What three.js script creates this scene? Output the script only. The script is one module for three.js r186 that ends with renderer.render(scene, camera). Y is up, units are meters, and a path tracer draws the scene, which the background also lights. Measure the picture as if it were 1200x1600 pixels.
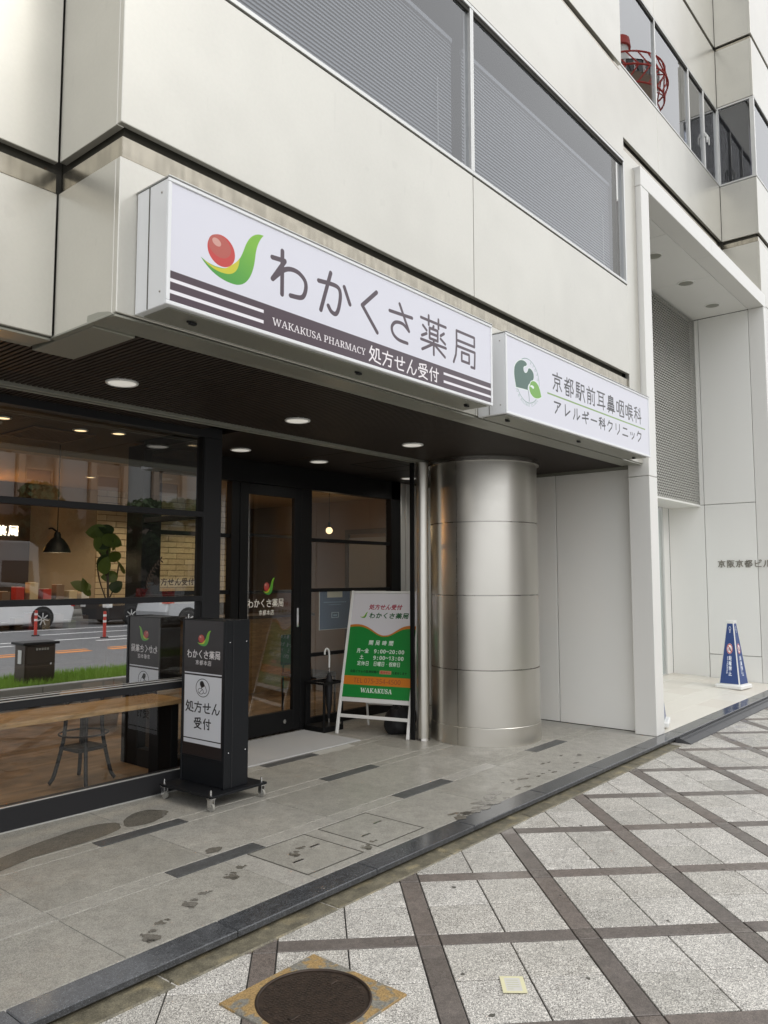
import * as THREE from 'three';
import { mergeGeometries } from 'three/addons/utils/BufferGeometryUtils.js';
import { RectAreaLightUniformsLib } from 'three/addons/lights/RectAreaLightUniformsLib.js';

// ------------------------------------------------------------ camera, sky, sun, exposure
const scene = new THREE.Scene();
const camera = new THREE.PerspectiveCamera(66.52, 768 / 1024, 0.05, 900);
camera.rotation.order = 'YXZ';
camera.position.set(0, 1.48, 2.65);
camera.rotation.set(THREE.MathUtils.degToRad(4.8), THREE.MathUtils.degToRad(-50.2), THREE.MathUtils.degToRad(-0.05));
camera.updateMatrixWorld(); camera.updateProjectionMatrix();

const renderer = new THREE.WebGLRenderer({ antialias: true });
renderer.setSize(768, 1024);
renderer.toneMapping = THREE.LinearToneMapping;
renderer.toneMappingExposure = 1.18;
renderer.shadowMap.enabled = true;
RectAreaLightUniformsLib.init();

let seed = 20240607;
const rnd = () => { seed |= 0; seed = seed + 0x6D2B79F5 | 0; let t = Math.imul(seed ^ seed >>> 15, 1 | seed); t = t + Math.imul(t ^ t >>> 7, 61 | t) ^ t; return ((t ^ t >>> 14) >>> 0) / 4294967296; };
const rr = (a, b) => a + (b - a) * rnd();
const clamp = (v, a = 0, b = 1) => Math.min(b, Math.max(a, v));
// periodic value noise
function makeNoise(n) {
  const g = new Float32Array(n * n); for (let i = 0; i < n * n; i++) g[i] = rnd();
  return (u, v) => {
    u *= n; v *= n; const x0 = Math.floor(u), y0 = Math.floor(v); let fx = u - x0, fy = v - y0; fx = fx * fx * (3 - 2 * fx); fy = fy * fy * (3 - 2 * fy);
    const m = (k) => ((k % n) + n) % n; const a = m(x0), b = m(x0 + 1), c = m(y0) * n, d = m(y0 + 1) * n;
    return (g[c + a] * (1 - fx) + g[c + b] * fx) * (1 - fy) + (g[d + a] * (1 - fx) + g[d + b] * fx) * fy;
  };
}
const N4 = makeNoise(4), N8 = makeNoise(8), N16 = makeNoise(16), N32 = makeNoise(32), N64 = makeNoise(64), N128 = makeNoise(128), N256 = makeNoise(256);

{ // overcast sky, a soft veil of cloud brighter towards the zenith
  const W = 512, H = 256, d = new Float32Array(W * H * 4);
  for (let j = 0; j < H; j++) for (let i = 0; i < W; i++) {
    const v = (j + 0.5) / H, el = (v - 0.5) * Math.PI, s = Math.max(0, Math.sin(el)), u = i / W;
    const cl = 0.86 + 0.28 * (0.5 * N8(u, v * 2) + 0.3 * N16(u, v * 2) + 0.2 * N32(u, v * 2));
    const ph = u * 2 * Math.PI, cd = 0.10 * Math.cos(el) * Math.cos(ph) + 0.66 * Math.sin(el) + 0.74 * Math.cos(el) * Math.sin(ph), glow = 1 + 0.22 * Math.pow(Math.max(0, cd), 3);
    const L = (el > 0 ? (1.20 + 0.12 * s) * cl * glow : 0.35), k = (j * W + i) * 4;
    d[k] = L * 0.985; d[k + 1] = L * 1.0; d[k + 2] = L * 1.03; d[k + 3] = 1;
  }
  const sky = new THREE.DataTexture(d, W, H, THREE.RGBAFormat, THREE.FloatType);
  sky.mapping = THREE.EquirectangularReflectionMapping; sky.magFilter = THREE.LinearFilter; sky.needsUpdate = true;
  scene.background = sky; scene.environment = sky;
}
const sun = new THREE.DirectionalLight(new THREE.Color(1.0, 0.965, 0.90), 0.8);
sun.position.set(5 + 5, 1 + 33, -1 + 37); sun.target.position.set(5, 1, -1);
sun.castShadow = true; sun.shadow.radius = 40; sun.shadow.mapSize.set(2048, 2048);
Object.assign(sun.shadow.camera, { left: -30, right: 30, top: 30, bottom: -30, near: 1, far: 120 });
scene.add(sun, sun.target);

// ------------------------------------------------------------ helpers
const used = {};
const numbered = (n) => { const k = used[n] = (used[n] || 0) + 1; return k === 1 ? n : n + '_' + String(k - 1).padStart(3, '0'); };
function thing(name, label, category, pos = [0, 0, 0], turn = 0, group) {
  const o = new THREE.Group(); o.name = numbered(name); o.position.set(...pos); o.rotation.y = turn; o.userData = { label, category };
  if (group) o.userData.group = group; scene.add(o); return o;
}
function setting(name) { const o = new THREE.Group(); o.name = numbered(name); o.userData = { kind: 'structure' }; scene.add(o); return o; }
function part(parent, name, geo, mat, label) {
  const m = new THREE.Mesh(Array.isArray(geo) ? merge(geo) : geo, mat); m.name = name; m.castShadow = m.receiveShadow = true;
  if (label) m.userData.label = label; parent.add(m); return m;
}
function solo(name, geo, mat, data, pos) {
  const m = new THREE.Mesh(Array.isArray(geo) ? merge(geo) : geo, mat); m.name = numbered(name); m.castShadow = m.receiveShadow = true; m.userData = data;
  if (pos) m.position.set(...pos); scene.add(m); return m;
}
function merge(list) {
  const l = list.map((g) => { let q = g.index ? g.toNonIndexed() : g; for (const k of Object.keys(q.attributes)) if (!['position', 'normal', 'uv'].includes(k)) q.deleteAttribute(k); if (!q.attributes.uv) uvBox(q); return q; });
  return mergeGeometries(l, false);
}
function uvBox(g, ou = 0, ov = 0, turn = false) { // uv in metres from the dominant normal
  const p = g.attributes.position, n = g.attributes.normal, uv = new Float32Array(p.count * 2);
  for (let i = 0; i < p.count; i++) {
    const ax = Math.abs(n.getX(i)), ay = Math.abs(n.getY(i)), az = Math.abs(n.getZ(i)); let u, v;
    if (ay >= ax && ay >= az) { u = p.getX(i); v = p.getZ(i); } else if (ax >= az) { u = p.getZ(i); v = p.getY(i); } else { u = p.getX(i); v = p.getY(i); }
    if (turn) [u, v] = [v, u];
    uv[2 * i] = u + ou; uv[2 * i + 1] = v + ov;
  }
  g.setAttribute('uv', new THREE.BufferAttribute(uv, 2)); return g;
}
// box with chamfered edges, uv in metres
function box(x0, x1, y0, y1, z0, z1, c = 0.002, ou = 0, ov = 0, turn = false) {
  const lo = [Math.min(x0, x1), Math.min(y0, y1), Math.min(z0, z1)], hi = [Math.max(x0, x1), Math.max(y0, y1), Math.max(z0, z1)];
  c = Math.min(c, ...[0, 1, 2].map((a) => (hi[a] - lo[a]) * 0.3));
  const mid = [0, 1, 2].map((a) => (lo[a] + hi[a]) / 2), P = [];
  const V = (s, a) => [0, 1, 2].map((k) => (s[k] > 0 ? hi[k] - (k === a ? 0 : c) : lo[k] + (k === a ? 0 : c)));
  const tri = (a, b, d) => {
    const e = [b[0] - a[0], b[1] - a[1], b[2] - a[2]], f = [d[0] - a[0], d[1] - a[1], d[2] - a[2]];
    const n = [e[1] * f[2] - e[2] * f[1], e[2] * f[0] - e[0] * f[2], e[0] * f[1] - e[1] * f[0]];
    const q = [0, 1, 2].map((k) => (a[k] + b[k] + d[k]) / 3 - mid[k]);
    if (n[0] * q[0] + n[1] * q[1] + n[2] * q[2] < 0) P.push(...a, ...d, ...b); else P.push(...a, ...b, ...d);
  };
  const quad = (a, b, d, e) => { tri(a, b, d); tri(a, d, e); };
  const S = [-1, 1];
  for (let a = 0; a < 3; a++) {
    const b = (a + 1) % 3, d = (a + 2) % 3;
    for (const s of S) { const q = (t, w) => { const v = [0, 0, 0]; v[a] = s; v[b] = t; v[d] = w; return V(v, a); }; quad(q(-1, -1), q(1, -1), q(1, 1), q(-1, 1)); }
    if (c > 0) for (const s of S) for (const t of S) { const q = (w, ax) => { const v = [0, 0, 0]; v[a] = s; v[b] = t; v[d] = w; return V(v, ax); }; quad(q(-1, a), q(1, a), q(1, b), q(-1, b)); }
  }
  if (c > 0) for (const x of S) for (const y of S) for (const z of S) tri(V([x, y, z], 0), V([x, y, z], 1), V([x, y, z], 2));
  const g = new THREE.BufferGeometry(); g.setAttribute('position', new THREE.Float32BufferAttribute(P, 3)); g.computeVertexNormals();
  return uvBox(g, ou, ov, turn);
}
const boxc = (cx, cy, cz, w, h, d, c) => box(cx - w / 2, cx + w / 2, cy - h / 2, cy + h / 2, cz - d / 2, cz + d / 2, c);
function tube(points, r, seg = 8, rad = 8, smooth = true) {
  const v = points.map((p) => new THREE.Vector3(...p));
  if (smooth) return new THREE.TubeGeometry(new THREE.CatmullRomCurve3(v), seg, r, rad, false);
  const l = []; for (let i = 0; i + 1 < v.length; i++) l.push(new THREE.TubeGeometry(new THREE.LineCurve3(v[i], v[i + 1]), 1, r, rad, false)); return merge(l);
}
const cyl = (r0, r1, y0, y1, x = 0, z = 0, seg = 24, open = false) => { const g = new THREE.CylinderGeometry(r1, r0, y1 - y0, seg, 1, open); g.translate(x, (y0 + y1) / 2, z); return g; };
function rect(w, h) { return new THREE.PlaneGeometry(w, h); }
function at(g, x, y, z, ry = 0) { if (ry) g.rotateY(ry); g.translate(x, y, z); return g; }
function extrudeX(profile, x0, x1) { // profile: [z, y] points
  const s = new THREE.Shape(profile.map(([z, y]) => new THREE.Vector2(-z, y)));
  const g = new THREE.ExtrudeGeometry(s, { depth: x1 - x0, bevelEnabled: false }); g.rotateY(Math.PI / 2); g.translate(x0, 0, 0); const q = g.toNonIndexed ? (g.index ? g.toNonIndexed() : g) : g; q.computeVertexNormals(); return uvBox(q);
}

// ------------------------------------------------------------ textures
function tex(w, h, fn, srgb = true, perMetre = 1, perMetreV) {
  const d = new Uint8Array(w * h * 4);
  for (let j = 0; j < h; j++) for (let i = 0; i < w; i++) { const c = fn(i / w, j / h), k = (j * w + i) * 4; d[k] = clamp(c[0]) * 255; d[k + 1] = clamp(c[1]) * 255; d[k + 2] = clamp(c[2]) * 255; d[k + 3] = 255; }
  const t = new THREE.DataTexture(d, w, h); t.wrapS = t.wrapT = THREE.RepeatWrapping; t.magFilter = THREE.LinearFilter; t.minFilter = THREE.LinearMipmapLinearFilter; t.generateMipmaps = true;
  if (srgb) t.colorSpace = THREE.SRGBColorSpace; t.repeat.set(perMetre, perMetreV ?? perMetre); t.needsUpdate = true; return t;
}
const mono = (f) => (u, v) => { const a = f(u, v); return [a, a, a]; };
function canvasTex(w, h, draw) {
  const c = document.createElement('canvas'); c.width = w; c.height = h; const x = c.getContext('2d'); draw(x, w, h);
  const t = new THREE.CanvasTexture(c); t.colorSpace = THREE.SRGBColorSpace; t.anisotropy = 8; return t;
}
const speck = (n, u, v, th) => (n(u, v) > th ? 1 : 0);
const wetMap = tex(512, 512, mono((u, v) => { const a = 0.5 * N4(u, v) + 0.3 * N8(u, v) + 0.2 * N32(u, v); return 0.20 + 0.42 * clamp((a - 0.34) * 3); }), false, 0.36);
const wetMap2 = tex(512, 512, mono((u, v) => { const a = 0.5 * N4(u + 0.4, v + 0.2) + 0.3 * N8(u, v) + 0.2 * N64(u, v); return 0.33 + 0.35 * clamp((a - 0.32) * 3); }), false, 0.31);
const graniteTex = (base, amp, dark, tint) => (u, v) => {
  const a = N256(u, v), b = N128(u + 0.37, v + 0.11), c = N8(u, v), e = N32(u, v);
  let L = base + amp * (a - 0.5) * 1.5 + amp * (b - 0.5) + 0.05 * (c - 0.5) + 0.05 * (e - 0.5); if (b > 0.74) L -= dark; if (a > 0.86) L -= dark * 0.7; if (a < 0.12) L += amp * 0.6;
  return [L * tint[0], L * tint[1], L * tint[2]];
};
const T = {
  paver: tex(1024, 1024, graniteTex(0.775, 0.42, 0.34, [1, 0.98, 0.945]), true, 1.55),
  strip: tex(512, 512, graniteTex(0.415, 0.16, 0.10, [1.03, 0.96, 0.91]), true, 2.4),
  slab: tex(1024, 1024, graniteTex(0.625, 0.17, 0.12, [1, 0.98, 0.93]), true, 1.7),
  black: tex(512, 512, (u, v) => { const a = N256(u, v), b = N64(u, v), m = N16(u, v); const L = 0.27 + 0.05 * (m - 0.5) + 0.09 * (a - 0.5) + (a > 0.82 ? 0.16 : 0) + 0.05 * (b - 0.5); return [L * 0.98, L, L * 1.03]; }, true, 2.3),
  brownkerb: tex(512, 512, (u, v) => { const m = N8(u, v), a = N256(u, v), b = N32(u, v), s = N16(u * 1, v); const L = 0.42 + 0.12 * (m - 0.5) + 0.18 * (a - 0.5) + 0.10 * (b - 0.5); const y = clamp((s - 0.62) * 3) * 0.08; return [L * 1.0 + y * 1.1, L * 0.95 + y * 0.9, L * 0.80 + y * 0.5]; }, true, 1.3),
  panel: tex(512, 512, (u, v) => { const L = 0.80 + 0.022 * (N4(u, v) - 0.5) + 0.016 * (N16(u, v) - 0.5) + 0.010 * (N256(u, v) - 0.5) - (N64(u * 1, v * 0.25) > 0.93 ? 0.012 : 0); return [L, L * 0.988, L * 0.945]; }, true, 0.4),
  steelRough: tex(512, 512, mono((u, v) => 0.34 + 0.05 * (N256(u * 0.125, v) - 0.5) + 0.03 * (N8(u, v) - 0.5)), false, 0.9),
  band: tex(512, 128, (u, v) => { const s = N64(u, v * 0.1), m = N16(u, v), L = 0.64 + 0.08 * (s - 0.5) + 0.06 * (m - 0.5); return [L * 1.03, L * 0.99, L * 0.90]; }, true, 0.8, 2),
  wood: tex(512, 512, (u, v) => { const g = N128(u * 0.25, v * 1.0), h = N64(u * 0.125, v), L = 0.66 + 0.10 * (g - 0.5) + 0.12 * (h - 0.5) + 0.05 * (N4(u, v) - 0.5); return [L, L * 0.80, L * 0.55]; }, true, 0.9),
  floor: tex(512, 512, (u, v) => { const g = N64(u * 0.25, v * 0.8), h = N16(u, v), L = 0.50 + 0.12 * (g - 0.5) + 0.16 * (h - 0.5); return [L * 1.0, L * 0.84, L * 0.68]; }, true, 0.5),
  slat: tex(256, 256, (u, v) => { const L = 0.165 + 0.06 * (N64(u, v * 0.2) - 0.5); return [L * 1.15, L * 0.92, L * 0.75]; }, true, 1),
  asphalt: tex(512, 512, graniteTex(0.42, 0.16, 0.05, [1, 1, 1.01]), true, 1.2),
  iron: tex(256, 256, (u, v) => { const m = N16(u, v), a = N128(u, v), L = 0.20 + 0.09 * (m - 0.5) + 0.07 * (a - 0.5); return [L * 1.2, L * 0.98, L * 0.82]; }, true, 3),
  rustframe: tex(256, 256, (u, v) => { const m = N8(u, v), b = N32(u, v), a = N128(u, v), k = clamp((m - 0.30) * 4 + (b - 0.5) * 2), L = 0.56 + 0.22 * (a - 0.5); return [L * (0.86 + 0.22 * k), L * (0.84 + 0.05 * k), L * (0.78 - 0.20 * k)]; }, true, 2.1),
  leafy: tex(128, 128, (u, v) => { const L = 0.34 + 0.2 * (N16(u, v) - 0.5); return [L * 0.75, L * 1.05, L * 0.45]; }, true, 2),
  stone: tex(512, 512, (u, v) => { const L = 0.48 + 0.10 * (N32(u, v) - 0.5) + 0.08 * (N128(u, v) - 0.5); return [L, L * 0.93, L * 0.85]; }, true, 0.2),
};
const std = (o) => new THREE.MeshStandardMaterial(o);
const phys = (o) => new THREE.MeshPhysicalMaterial(o);
const lin = (r, g, b) => new THREE.Color().setRGB(r, g, b);
const M = {
  paver: std({ map: T.paver, roughnessMap: wetMap, roughness: 1, bumpMap: T.paver, bumpScale: 0.0006 }),
  paver2: std({ map: T.paver, color: lin(0.93, 0.925, 0.91), roughnessMap: wetMap, roughness: 0.95, bumpMap: T.paver, bumpScale: 0.0006 }),
  paver3: std({ map: T.paver, color: lin(0.86, 0.86, 0.85), roughnessMap: wetMap, roughness: 1, bumpMap: T.paver, bumpScale: 0.0006 }),
  strip: std({ map: T.strip, roughnessMap: wetMap, roughness: 0.9, bumpMap: T.strip, bumpScale: 0.0005 }),
  strip2: std({ map: T.strip, color: lin(1.15, 1.12, 1.1), roughnessMap: wetMap, roughness: 0.95, bumpMap: T.strip, bumpScale: 0.0005 }),
  slab: std({ map: T.slab, roughnessMap: wetMap2, roughness: 1 }),
  slab2: std({ map: T.slab, color: lin(0.93, 0.93, 0.92), roughnessMap: wetMap2, roughness: 1 }),
  slab3: std({ map: T.slab, color: lin(1.05, 1.05, 1.06), roughnessMap: wetMap2, roughness: 1 }),
  wetslab: std({ map: T.slab, color: lin(0.46, 0.44, 0.41), roughness: 0.22 }),
  black: std({ map: T.black, roughness: 0.15 }),
  inlay: std({ map: T.black, color: lin(1.25, 1.22, 1.15), roughness: 0.42 }),
  brownkerb: std({ map: T.brownkerb, roughness: 0.55, bumpMap: T.brownkerb, bumpScale: 0.002 }),
  grout: std({ color: lin(0.42, 0.41, 0.38), roughness: 0.9 }),
  groove: std({ color: lin(0.085, 0.08, 0.065), roughness: 0.7 }),
  shelfDark: std({ color: lin(0.045, 0.03, 0.02), roughness: 0.7 }),
  joint: std({ color: lin(0.035, 0.032, 0.028), roughness: 0.9 }),
  dirt: std({ color: lin(0.10, 0.095, 0.08), roughness: 0.95 }),
  panel: phys({ map: T.panel, roughness: 0.32, metalness: 0.60, clearcoat: 0.1, clearcoatRoughness: 0.12 }),
  white: phys({ color: lin(0.78, 0.77, 0.735), roughness: 0.4, clearcoat: 0.15, clearcoatRoughness: 0.3 }),
  wallpanel: phys({ color: lin(0.86, 0.855, 0.82), roughness: 0.45, clearcoat: 0.15, clearcoatRoughness: 0.3 }),
  signwhite: phys({ color: lin(0.80, 0.81, 0.82), roughness: 0.35, clearcoat: 0.3, clearcoatRoughness: 0.15 }),
  alu: std({ color: lin(0.66, 0.66, 0.64), metalness: 0.6, roughness: 0.38 }),
  steel: phys({ color: lin(0.70, 0.675, 0.62), metalness: 1, roughness: 1, roughnessMap: T.steelRough }),
  steelDark: phys({ color: lin(0.42, 0.40, 0.37), metalness: 1, roughness: 0.8, roughnessMap: T.steelRough }),
  band: phys({ map: T.band, metalness: 0.85, roughness: 0.22 }),
  cove: std({ color: lin(0.36, 0.36, 0.31), metalness: 0.55, roughness: 0.4 }),
  blackMetal: phys({ specularIntensity: 0.35, color: lin(0.009, 0.009, 0.0095), roughness: 0.5 }),
  blackSatin: phys({ specularIntensity: 0.45, color: lin(0.010, 0.011, 0.013), roughness: 0.45 }),
  charcoal: phys({ specularIntensity: 0.45, color: lin(0.022, 0.022, 0.024), roughness: 0.5 }),
  slat: std({ map: T.slat, roughness: 0.55 }),
  soffit: std({ map: T.slat, color: lin(0.4, 0.36, 0.32), roughness: 0.45 }),
  dark: std({ color: lin(0.012, 0.011, 0.010), roughness: 0.8 }),
  glass: phys({ color: lin(0.97, 0.985, 0.97), transmission: 1, thickness: 0, ior: 1.75, roughness: 0 }),
  glassTop: phys({ color: lin(0.95, 0.97, 0.95), transmission: 1, thickness: 0, ior: 2.7, roughness: 0 }),
  glassFilm: phys({ color: lin(0.94, 0.96, 0.95), transmission: 1, thickness: 0, ior: 11, roughness: 0 }),
  glassDoor: phys({ color: lin(0.95, 0.97, 0.95), transmission: 1, thickness: 0, ior: 2.1, roughness: 0 }),
  coated: phys({ color: lin(0.93, 0.96, 1.0), transmission: 1, thickness: 0, ior: 1.9, roughness: 0 }),
  coatedUp: phys({ color: lin(0.80, 0.84, 0.9), transmission: 1, thickness: 0, ior: 3.4, roughness: 0 }),
  coatedDark: phys({ color: lin(0.85, 0.88, 0.95), transmission: 1, thickness: 0, ior: 2.0, roughness: 0 }),
  frost: phys({ color: lin(0.80, 0.87, 0.84), transmission: 0.6, thickness: 0, roughness: 0.25, ior: 1.5 }),
  blind: std({ color: lin(0.15, 0.155, 0.165), roughness: 0.6 }),
  curtain: std({ color: lin(0.34, 0.34, 0.33), roughness: 0.9 }),
  darkcurtain: std({ color: lin(0.10, 0.09, 0.11), roughness: 0.9 }),
  wood: std({ map: T.wood, roughness: 0.45 }),
  floor: std({ map: T.floor, roughness: 0.5 }),
  beige: std({ color: lin(0.36, 0.28, 0.18), roughness: 0.85 }),
  brownwall: std({ color: lin(0.20, 0.13, 0.08), roughness: 0.7 }),
  ceilbrown: std({ color: lin(0.055, 0.042, 0.032), roughness: 0.7 }),
  ceilwarm: std({ color: lin(0.40, 0.29, 0.18), roughness: 0.8 }),
  tileCream: std({ color: lin(0.62, 0.52, 0.34), roughness: 0.45 }),
  tileCream2: std({ color: lin(0.55, 0.45, 0.29), roughness: 0.5 }),
  asphalt: std({ map: T.asphalt, roughness: 0.5 }),
  paintWhite: std({ color: lin(0.72, 0.72, 0.70), roughness: 0.6 }),
  paintOrange: std({ color: lin(0.72, 0.27, 0.06), roughness: 0.6 }),
  iron: std({ map: T.iron, metalness: 0.35, roughness: 0.45 }),
  rustframe: std({ map: T.rustframe, roughness: 0.7 }),
  rubber: std({ color: lin(0.055, 0.056, 0.06), roughness: 0.42 }),
  plasticWhite: phys({ color: lin(0.82, 0.82, 0.80), roughness: 0.35 }),
  blue: phys({ color: lin(0.015, 0.045, 0.21), roughness: 0.35, clearcoat: 0.3 }),
  stone: std({ map: T.stone, roughness: 0.7 }),
  ribstone: std({ color: lin(0.34, 0.27, 0.21), roughness: 0.75 }),
  concrete: std({ color: lin(0.30, 0.29, 0.26), roughness: 0.85 }),
  soil: std({ color: lin(0.06, 0.075, 0.02), roughness: 1 }),
  grass: std({ color: lin(0.26, 0.42, 0.06), roughness: 0.85, side: THREE.DoubleSide }),
  foliage: std({ color: lin(0.04, 0.075, 0.02), roughness: 0.7, side: THREE.DoubleSide }),
  foliage2: std({ color: lin(0.15, 0.22, 0.03), roughness: 0.6, side: THREE.DoubleSide }),
  bark: std({ color: lin(0.10, 0.075, 0.05), roughness: 0.9 }),
  red: std({ color: lin(0.50, 0.045, 0.03), roughness: 0.45 }),
  tyre: std({ color: lin(0.02, 0.02, 0.02), roughness: 0.8 }),
  carWhite: phys({ color: lin(0.78, 0.78, 0.78), roughness: 0.3, clearcoat: 1, clearcoatRoughness: 0.05 }),
  carBlack: phys({ color: lin(0.015, 0.015, 0.017), roughness: 0.3, clearcoat: 1, clearcoatRoughness: 0.05 }),
  carSilver: phys({ color: lin(0.45, 0.46, 0.47), roughness: 0.35, metalness: 0.6, clearcoat: 1, clearcoatRoughness: 0.05 }),
  carGlass: phys({ color: lin(0.02, 0.022, 0.024), roughness: 0.05, clearcoat: 1 }),
  tailRed: phys({ color: lin(0.55, 0.02, 0.02), roughness: 0.2, clearcoat: 1 }),
  glowWarm: std({ color: lin(0.9, 0.8, 0.6), emissive: lin(1, 0.72, 0.40), emissiveIntensity: 1.6 }),
  glowOrange: std({ color: lin(0.9, 0.5, 0.1), emissive: lin(1, 0.42, 0.06), emissiveIntensity: 3 }),
  diffuser: std({ color: lin(0.80, 0.79, 0.74), roughness: 0.5, emissive: lin(1, 0.95, 0.85), emissiveIntensity: 0.34 }),
  chrome: phys({ color: lin(0.75, 0.75, 0.75), metalness: 1, roughness: 0.15 }),
  mat: std({ color: lin(0.50, 0.50, 0.50), roughness: 0.85 }),
  bag: std({ color: lin(0.012, 0.012, 0.014), roughness: 0.6 }),
  woodDark: std({ color: lin(0.05, 0.033, 0.022), roughness: 0.5 }),
  portalFloor: std({ color: lin(0.70, 0.67, 0.60), roughness: 0.38 }),
  portalFloor2: std({ color: lin(0.66, 0.62, 0.55), roughness: 0.42 }),
  letterMetal: std({ color: lin(0.33, 0.31, 0.27), metalness: 0.6, roughness: 0.45 }),
  mesh: std({ color: lin(0.47, 0.465, 0.43), metalness: 0.35, roughness: 0.5 }),
};

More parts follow.
